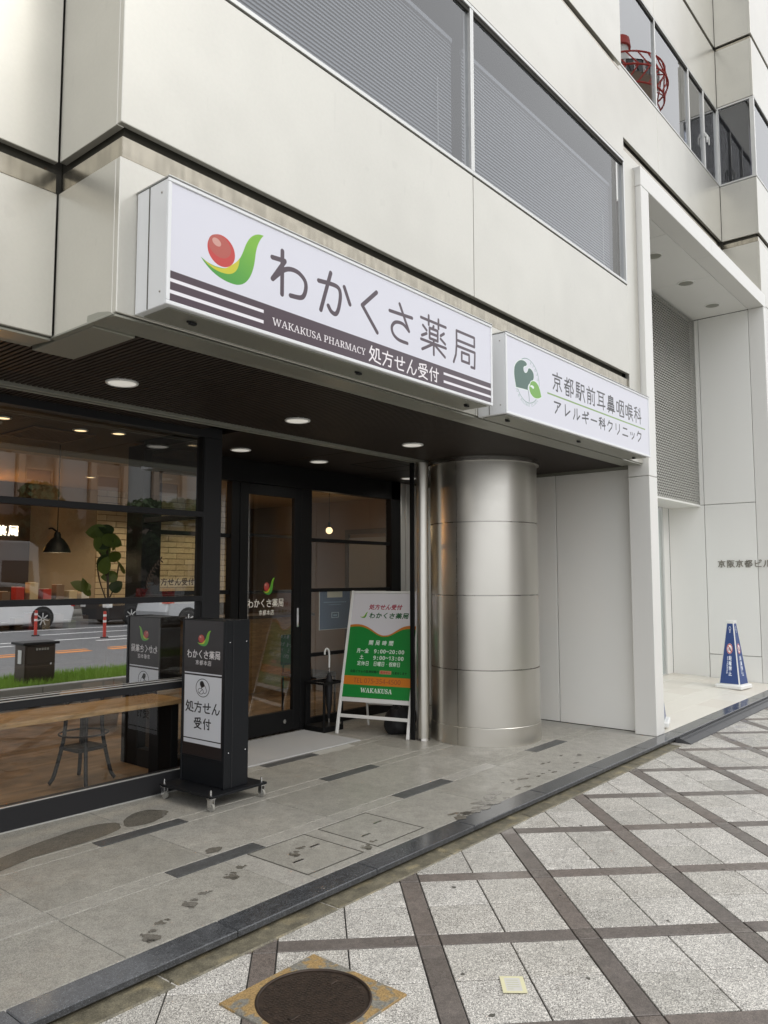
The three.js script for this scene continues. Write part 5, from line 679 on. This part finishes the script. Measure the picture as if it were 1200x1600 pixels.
{ const l = thing('glass_bulb_lamp', 'bare warm bulb hanging behind the glazing beside the door', 'lamp', [7.45, 2.06, -4.5]); part(l, 'bulb', at(new THREE.SphereGeometry(0.045, 20, 14), 0, 0.04, 0), M.glowWarm); part(l, 'socket', cyl(0.018, 0.018, 0.08, 0.15, 0, 0, 12), M.blackMetal); part(l, 'cord', cyl(0.004, 0.004, 0.15, 0.535, 0, 0, 8), M.blackMetal); const p = new THREE.PointLight(new THREE.Color(1, 0.7, 0.4), 0.15); p.position.set(7.45, 2.1, -4.5); p.castShadow = true; scene.add(p); }
{ const p = thing('window_poster', 'dark blue poster behind the glazing next to the board sign', 'poster', [6.02, 1.145, -3.035]); part(p, 'sheet', rect(0.46, 0.40), printed(texPoster)); part(p, 'backing', at(box(-0.235, 0.235, -0.205, 0.205, -0.008, -0.003, 0.001), 0, 0, 0), M.plasticWhite); }
{ // black chair inside, umbrella stand outside, bag
  const u = thing('umbrella_stand', 'black umbrella stand holding one umbrella between the door and the board sign', 'umbrella stand', [5.60, 0, -2.78]);
  part(u, 'tray', box(-0.14, 0.14, 0, 0.05, -0.13, 0.13, 0.005), M.blackMetal); for (const [x, z] of [[-0.13, -0.12], [0.13, -0.12], [-0.13, 0.12], [0.13, 0.12]]) part(u, 'post', box(x - 0.008, x + 0.008, 0.05, 0.46, z - 0.008, z + 0.008, 0.002), M.blackMetal); part(u, 'top_frame', [box(-0.14, 0.14, 0.45, 0.47, 0.112, 0.13, 0.002), box(-0.14, 0.14, 0.45, 0.47, -0.13, -0.112, 0.002), box(-0.14, -0.122, 0.45, 0.47, -0.112, 0.112, 0.002), box(0.122, 0.14, 0.45, 0.47, -0.112, 0.112, 0.002), box(-0.008, 0.008, 0.452, 0.468, -0.112, 0.112, 0.002)], M.blackMetal);
  const c = thing('umbrella', 'black umbrella with a pale curved handle in the black stand', 'umbrella', [5.625, 0.05, -2.74]); part(c, 'handle', tube([[0, 0.55, 0], [0, 0.68, 0], [-0.012, 0.725, 0], [-0.04, 0.735, 0], [-0.06, 0.715, 0], [-0.062, 0.68, 0]], 0.009, 24, 8), M.plasticWhite); part(c, 'shaft', cyl(0.005, 0.005, 0, 0.56, 0, 0, 8), M.chrome); part(c, 'folded_canopy', new THREE.LatheGeometry([[0.008, 0.06], [0.03, 0.2], [0.036, 0.42], [0.015, 0.5]].map((q) => new THREE.Vector2(...q)), 10), M.bag);
  const b = thing('cloth_bag', 'slumped black bag on the floor behind the board sign', 'bag', [6.02, 0, -2.16], 0.5); const g = new THREE.SphereGeometry(1, 28, 18); const p = g.attributes.position; for (let i = 0; i < p.count; i++) { let x = p.getX(i), y = p.getY(i), z = p.getZ(i); const n = N16(x * 0.3 + 0.5, z * 0.3 + y * 0.2 + 0.5); x = Math.sign(x) * Math.pow(Math.abs(x), 0.7); p.setXYZ(i, x * (0.21 + 0.05 * n), Math.max(0, 0.10 + y * (0.12 + 0.07 * n)), z * (0.13 + 0.03 * n)); } g.computeVertexNormals(); part(b, 'body', g, M.bag); part(b, 'strap', tube([[-0.12, 0.2, 0.02], [-0.05, 0.29, 0.03], [0.06, 0.28, 0.03], [0.12, 0.19, 0.02]], 0.01, 20, 6), M.bag);
  const ch = thing('waiting_chair', 'black waiting chair behind the glazing to the side of the door', 'chair', [6.15, 0.0, -3.55]); part(ch, 'seat', box(-0.22, 0.22, 0.40, 0.45, -0.22, 0.22, 0.02), M.blackSatin); part(ch, 'backrest', box(-0.22, 0.22, 0.52, 0.85, -0.23, -0.19, 0.02), M.blackSatin); for (const [x, z] of [[-0.2, -0.2], [0.2, -0.2], [-0.2, 0.2], [0.2, 0.2]]) part(ch, 'leg', cyl(0.012, 0.012, 0, z < 0 ? 0.56 : 0.40, x, z, 8), M.charcoal);
}

// ============================================================ THE STREET BEHIND THE CAMERA (mirrored in the glass)
{ const k = setting('planting_strip'); for (let i = 0; i < 16; i++) part(k, 'border_stone', box(-2 + i * 1.0 + 0.004, -1 + i * 1.0 - 0.004, -0.15, 0.10, 3.03, 3.17, 0.008, rnd() * 9, rnd()), M.concrete); part(k, 'soil', box(-2, 14, -0.2, 0.06, 3.17, 4.35, 0), M.soil); for (let i = 0; i < 16; i++) part(k, 'border_stone', box(-2 + i + 0.004, -1 + i - 0.004, -0.25, 0.06, 4.35, 4.5, 0.008), M.concrete);
  const P = []; for (let i = 0; i < 26000; i++) { const x = rr(1.5, 10), z = rr(3.16, 4.3), h = rr(0.04, 0.13), a = rr(0, 6.3), w = 0.005, dx = Math.cos(a) * w, dz = Math.sin(a) * w, lx = rr(-0.05, 0.05), lz = rr(-0.05, 0.05); P.push(x - dx, 0.06, z - dz, x + dx, 0.06, z + dz, x + lx, 0.06 + h, z + lz); } const g = new THREE.BufferGeometry(); g.setAttribute('position', new THREE.Float32BufferAttribute(P, 3)); g.computeVertexNormals(); solo('grass', g, M.grass, { label: 'bright green grass in the roadside planting strip', category: 'grass', kind: 'stuff' }); }
{ const b = thing('utility_box', 'dark brown metal utility box standing in the grass strip', 'cabinet', [5.18, 0.06, 3.62]); part(b, 'cabinet', box(-0.21, 0.21, 0, 0.53, -0.13, 0.15, 0.006), M.woodDark); part(b, 'roof', box(-0.25, 0.25, 0.531, 0.565, -0.17, 0.19, 0.006), M.charcoal); part(b, 'door', box(-0.19, 0.19, 0.03, 0.51, -0.142, -0.131, 0.003), M.woodDark); part(b, 'lock', at(new THREE.CylinderGeometry(0.014, 0.014, 0.01, 12).rotateX(Math.PI / 2), 0.14, 0.27, -0.146), M.chrome); part(b, 'vent_plate', box(-0.218, -0.211, 0.28, 0.46, -0.05, 0.05, 0.002), M.alu); const pl = rect(0.2, 0.045); pl.rotateY(Math.PI); pl.translate(0.02, 0.47, -0.1435); part(b, 'name_plate', pl, std({ map: texPlate, roughness: 0.5 })); }
{ const r = setting('road'); part(r, 'carriageway', box(-120, 160, -0.29, -0.15, 4.5, 21.0, 0), M.asphalt); const mk = (x0, x1, z0, z1, m = M.paintWhite) => part(r, 'road_marking', box(x0, x1, -0.15, -0.145, z0, z1, 0), m);
  for (const z of [12.0, 12.9, 15.0, 17.0]) { if (z === 12.9 || z === 17) mk(-60, 90, z, z + 0.16); else for (let k = -8; k < 12; k++) mk(k * 5.2 + 0.6, k * 5.2 + 3.6, z, z + 0.16); }
  for (const [x, w] of [[6.6, 1.3], [8.6, 0.8], [9.9, 1.1], [11.6, 0.9]]) { mk(x, x + w, 9.5, 9.75, M.paintOrange); mk(x + 0.2, x + w + 0.15, 9.95, 10.1, M.paintOrange); }
  for (let k = 0; k < 40; k++) part(r, 'far_kerb_stone', box(-20 + k * 2 + 0.01, -18 + k * 2 - 0.01, -0.2, 0.0, 21.0, 21.2, 0.02), M.concrete); part(r, 'far_pavement', box(-120, 160, -0.29, -0.02, 21.2, 29, 0), M.concrete); }
function marker(x, z, l) { const d = thing('lane_marker', l, 'bollard', [x, -0.15, z], 0, 'red posts between the lanes'); part(d, 'post', cyl(0.045, 0.04, 0.02, 0.72, 0, 0, 16), M.red); part(d, 'foot', cyl(0.12, 0.1, 0, 0.03, 0, 0, 20), M.tyre); for (const y of [0.42, 0.58]) part(d, 'reflector_band', cyl(0.0455, 0.0445, y, y + 0.06, 0, 0, 16), M.paintWhite); }
marker(10.75, 14.9, 'red lane marker post beside the white car wheel'); marker(11.6, 12.75, 'red lane marker post in front of the black car'); marker(16.2, 12.75, 'red lane marker post behind the silver hatchback');
function car(name, label, x, z, prof, L, W, H, paint, o = {}) { // prof: silhouette along local x (0..L), y up, faces +-z sides
  const c = thing(name, label, 'car', [x, -0.15, z], o.turn || 0);
  const sh = new THREE.Shape(prof.map(([a, b]) => new THREE.Vector2(a, b))); const g = new THREE.ExtrudeGeometry(sh, { depth: W - 0.16, bevelEnabled: true, bevelSize: 0.08, bevelThickness: 0.08, bevelSegments: 3, curveSegments: 6 }); g.translate(0, 0, -W / 2 + 0.08); part(c, 'body', g, paint);
  for (const s of [-1, 1]) { const gs = new THREE.Shape(o.glass.map(([a, b]) => new THREE.Vector2(a, b))); const gg = new THREE.ExtrudeGeometry(gs, { depth: 0.012, bevelEnabled: false }); gg.translate(0, 0, s > 0 ? W / 2 : -W / 2 - 0.012); part(c, 'side_window', gg, M.carGlass); }
  if (o.screens) for (const [x0, y0, x1, y1] of o.screens) { const len = Math.hypot(x1 - x0, y1 - y0), gg = box(-len / 2, len / 2, 0, 0.012, -W / 2 + 0.2, W / 2 - 0.2, 0.002); gg.rotateZ(Math.atan2(y1 - y0, x1 - x0)); const nx = -(y1 - y0) / len, ny = (x1 - x0) / len; gg.translate((x0 + x1) / 2 + nx * 0.078, (y0 + y1) / 2 + ny * 0.078, 0); part(c, 'windscreen', gg, M.carGlass); }
  for (const wx of o.wheels) for (const s of [-1, 1]) { const w = new THREE.Group(); w.name = 'wheel'; w.position.set(wx, 0.32, s * (W / 2 - 0.045)); c.add(w); part(c, 'wheel_arch', new THREE.CylinderGeometry(0.37, 0.37, 0.02, 28, 1, false).rotateX(Math.PI / 2).translate(wx, 0.36, s * (W / 2 - 0.006)), M.tyre); part(w, 'tyre', new THREE.TorusGeometry(0.25, 0.085, 12, 32), M.tyre); part(w, 'rim', new THREE.CylinderGeometry(0.2, 0.2, 0.12, 24).rotateX(Math.PI / 2), M.charcoal); for (let k = 0; k < 7; k++) { const gsp = box(-0.018, 0.018, 0.03, 0.2, 0, 0.02, 0.003); gsp.translate(0, 0, s > 0 ? 0.06 : -0.08); gsp.rotateZ(k * Math.PI * 2 / 7); part(w, 'spoke', gsp, M.alu); } }
  for (const s of [-1, 1]) { part(c, 'tail_light', box(o.tail[0], o.tail[1], o.tail[2], o.tail[3], s * (W / 2 + 0.004), s * (W / 2 - 0.28), 0.01), M.tailRed); part(c, 'head_light', box(o.head[0], o.head[1], o.head[2], o.head[3], s * (W / 2 + 0.004), s * (W / 2 - 0.32), 0.01), M.plasticWhite); }
  return c;
}
const sedan = [[0.08, 0.25], [0.02, 0.55], [0.05, 0.80], [0.9, 0.92], [1.6, 1.32], [2.2, 1.42], [3.0, 1.36], [3.75, 0.98], [4.45, 0.92], [4.5, 0.6], [4.42, 0.25]];
const sg = [[1.0, 0.93], [1.62, 1.27], [2.2, 1.36], [2.95, 1.3], [3.5, 0.97]];
car('white_sedan', 'white sedan on the road, seen mirrored in the shop window', 8.75, 18.4, sedan, 4.5, 1.78, 1.45, M.carWhite, { glass: sg, wheels: [0.85, 3.5], tail: [4.44, 4.58, 0.7, 0.9], head: [-0.07, 0.12, 0.6, 0.78], screens: [[1.6, 1.32, 0.9, 0.92], [3.75, 0.98, 3.0, 1.36]] });
car('black_car', 'black car on the road behind the white sedan, seen mirrored in the window', 14.75, 18.7, sedan, 4.5, 1.8, 1.45, M.carBlack, { glass: sg, wheels: [0.85, 3.5], tail: [4.44, 4.58, 0.7, 0.9], head: [-0.07, 0.12, 0.6, 0.78], screens: [[1.6, 1.32, 0.9, 0.92], [3.75, 0.98, 3.0, 1.36]] });
const hatch = [[0.06, 0.25], [0.0, 0.6], [0.1, 0.95], [0.35, 1.42], [0.8, 1.50], [2.3, 1.46], [3.0, 0.98], [3.75, 0.86], [3.85, 0.5], [3.78, 0.25]];
car('silver_hatchback', 'silver hatchback with tall red tail lights, seen mirrored near the window corner', 14.0, 14.1, hatch, 3.85, 1.68, 1.5, M.carSilver, { glass: [[0.5, 1.0], [0.62, 1.38], [2.2, 1.36], [2.75, 1.0]], wheels: [0.7, 3.1], tail: [-0.06, 0.2, 0.85, 1.3], head: [3.7, 3.88, 0.6, 0.75], screens: [[3.0, 0.98, 2.3, 1.46], [0.35, 1.42, 0.1, 0.95]] });
const van = [[0.05, 0.3], [0.0, 1.0], [0.05, 2.6], [0.3, 2.78], [4.4, 2.78], [4.65, 2.6], [4.75, 1.3], [4.7, 0.3]];
car('white_van', 'tall white van on the far side of the road, seen mirrored at the photo edge', 8.1, 20.0, van, 4.75, 1.9, 2.8, M.carWhite, { glass: [[3.5, 1.3], [3.5, 2.2], [4.5, 2.2], [4.62, 1.3]], wheels: [0.9, 3.8], tail: [-0.05, 0.1, 0.8, 1.2], head: [4.68, 4.8, 0.7, 0.95] });
function tree(label, x, z, h, R, cnt) {
  const t = thing('street_tree', label, 'tree', [x, -0.03, z], rr(0, 6), 'street trees across the road');
  part(t, 'trunk', tube([[0, 0, 0], [0.05, h * 0.25, 0.03], [0.0, h * 0.5, 0], [0.04, h * 0.8, 0.02]], 0.13, 12, 10), M.bark);
  const tips = []; for (let k = 0; k < 9; k++) { const a = k * 2.4, r = R * rr(0.4, 0.8), y = h * rr(0.38, 0.86); const e = [Math.cos(a) * r, y, Math.sin(a) * r]; part(t, 'limb', tube([[0, h * rr(0.28, 0.36), 0], [e[0] * 0.5, y - h * 0.08, e[2] * 0.5], e], 0.045, 8, 6), M.bark); tips.push(e); }
  const P = []; for (let i = 0; i < cnt; i++) { const c = tips[i % 9], s = R * 0.42, v = new THREE.Vector3(rr(-1, 1), rr(-1, 1), rr(-1, 1)); if (v.length() > 1) { i--; continue; } const x0 = c[0] + v.x * s, y0 = c[1] + v.y * s * 0.8, z0 = c[2] + v.z * s, q = rr(0.08, 0.16), a = rr(0, 6.3), b = rr(-0.8, 0.8), ux = Math.cos(a) * q, uz = Math.sin(a) * q, vx = -Math.sin(a) * Math.sin(b) * q, vy = Math.cos(b) * q, vz = Math.cos(a) * Math.sin(b) * q; P.push(x0 - ux, y0, z0 - uz, x0 + vx, y0 + vy, z0 + vz, x0 + ux, y0, z0 + uz, x0 - ux, y0, z0 - uz, x0 + ux, y0, z0 + uz, x0 - vx, y0 - vy, z0 - vz); }
  const g = new THREE.BufferGeometry(); g.setAttribute('position', new THREE.Float32BufferAttribute(P, 3)); g.computeVertexNormals(); part(t, 'crown', g, M.foliage).userData.kind = 'stuff';
}
[[18.5, 22.2, 'mirrored in the dark pane beside the tiled wall'], [12.3, 22.5, 'nearest the white van'], [14.6, 22.9, 'second from the white van'], [16.6, 22.6, 'third from the white van'], [20.9, 22.6, 'just past the mirrored window corner'], [24.5, 22.3, 'far along the pavement']].forEach(([x, z, w]) => tree(`street tree across the road, ${w}`, x, z, 5.4, 1.9, 3000));
function block(label, x0, x1, H, wallM, ribM, z = 29) {
  const b = thing('street_building', label, 'building', [x0, -0.03, z], 0, 'buildings across the road'); const W = x1 - x0; part(b, 'wall', box(0, W, 0, H, 0.25, 16, 0), wallM); part(b, 'parapet', box(-0.1, W + 0.1, H, H + 0.6, 0.1, 16, 0.02), ribM); part(b, 'shop_fascia', box(0.02, W - 0.02, 3.2, 4.2, -0.1, 0.24, 0.02), ribM);
  const n = Math.floor(W / 1.75); for (let k = 0; k <= n; k++) part(b, 'pilaster', box(k * W / n - 0.16, k * W / n + 0.16, 0, H - 0.01, -0.05, 0.249, 0.02), ribM);
  for (let f = 0; f < Math.floor((H - 4.4) / 3.1); f++) for (let k = 0; k < n; k++) { const a = k * W / n + 0.24, c = (k + 1) * W / n - 0.24, y = 4.7 + f * 3.1; if (k % 2) { part(b, 'curtain_panel', box(a, c, y - 0.3, y + 2.6, 0.15, 0.2, 0.01), M.curtain); continue; } const w = new THREE.Group(); w.name = 'window'; b.add(w); part(w, 'pane', box(a + 0.06, c - 0.06, y + 0.06, y + 1.9, 0.17, 0.2, 0), M.carGlass); part(w, 'frame', [box(a, c, y, y + 0.06, 0.1, 0.24, 0.005), box(a, c, y + 1.9, y + 1.97, 0.1, 0.24, 0.005), box(a, a + 0.06, y + 0.06, y + 1.9, 0.1, 0.24, 0.005), box(c - 0.06, c, y + 0.06, y + 1.9, 0.1, 0.24, 0.005)], ribM); part(w, 'curtain', box(a + 0.08, c - 0.1, y + 0.08, y + 1.4, 0.155, 0.168, 0.004), M.curtain); }
}
block('stone office block with narrow curtained windows, across the road and mirrored in the glass', 6, 33, 16.5, M.stone, M.ribstone); block('lower grey building across the road, beyond the stone block', 34, 62, 12.6, M.concrete, M.stone);
{ // observation tower far off, mirrored in the upper windows
  const t = thing('observation_tower', 'white tower with a red ringed observation deck, mirrored in the upper windows', 'tower', [139.5, -2.9, 52.6]);
  part(t, 'shaft', new THREE.LatheGeometry([[7, 0], [4.4, 30], [3.2, 60], [2.9, 92]].map((q) => new THREE.Vector2(...q)), 40), M.white);
  part(t, 'deck_bowl', new THREE.LatheGeometry([[2.9, 90], [4.2, 92], [6.0, 95], [6.9, 97.4]].map((q) => new THREE.Vector2(...q)), 40), M.ribstone); part(t, 'deck_windows', cyl(6.9, 7.1, 97.4, 99.6, 0, 0, 40, true), M.carGlass); for (let k = 0; k < 24; k++) { const a = k * Math.PI / 12; part(t, 'window_mullion', boxc(Math.cos(a) * 7.05, 98.5, Math.sin(a) * 7.05, 0.35, 2.2, 0.35, 0), M.plasticWhite); }
  part(t, 'deck_roof', cyl(7.3, 2.6, 99.6, 101.2, 0, 0, 40), M.concrete); part(t, 'upper_shaft', cyl(2.0, 1.7, 101.2, 106.5, 0, 0, 32), M.white); part(t, 'red_cap', cyl(2.2, 2.0, 106.5, 108.2, 0, 0, 24), M.red);
  for (const [y, r] of [[100.4, 8.2], [97.6, 8.7], [94.6, 8.0]]) part(t, 'ring', at(new THREE.TorusGeometry(r, 0.17, 8, 60).rotateX(Math.PI / 2), 0, y, 0), M.red);
  for (let k = 0; k < 24; k++) { const a = k * Math.PI / 12, c = (k + 1) * Math.PI / 12, P = (r, y, q) => [Math.cos(q) * r, y, Math.sin(q) * r]; part(t, 'lattice_bar', tube([P(8.2, 100.4, a), P(8.7, 97.6, c), P(8.0, 94.6, a)], 0.14, 6, 6, false), M.red); if (k % 3 === 0) part(t, 'strut', tube([P(6.9, 98.4, a), P(8.6, 97.6, a)], 0.12, 2, 6, false), M.red); }
}
renderer.render(scene, camera);
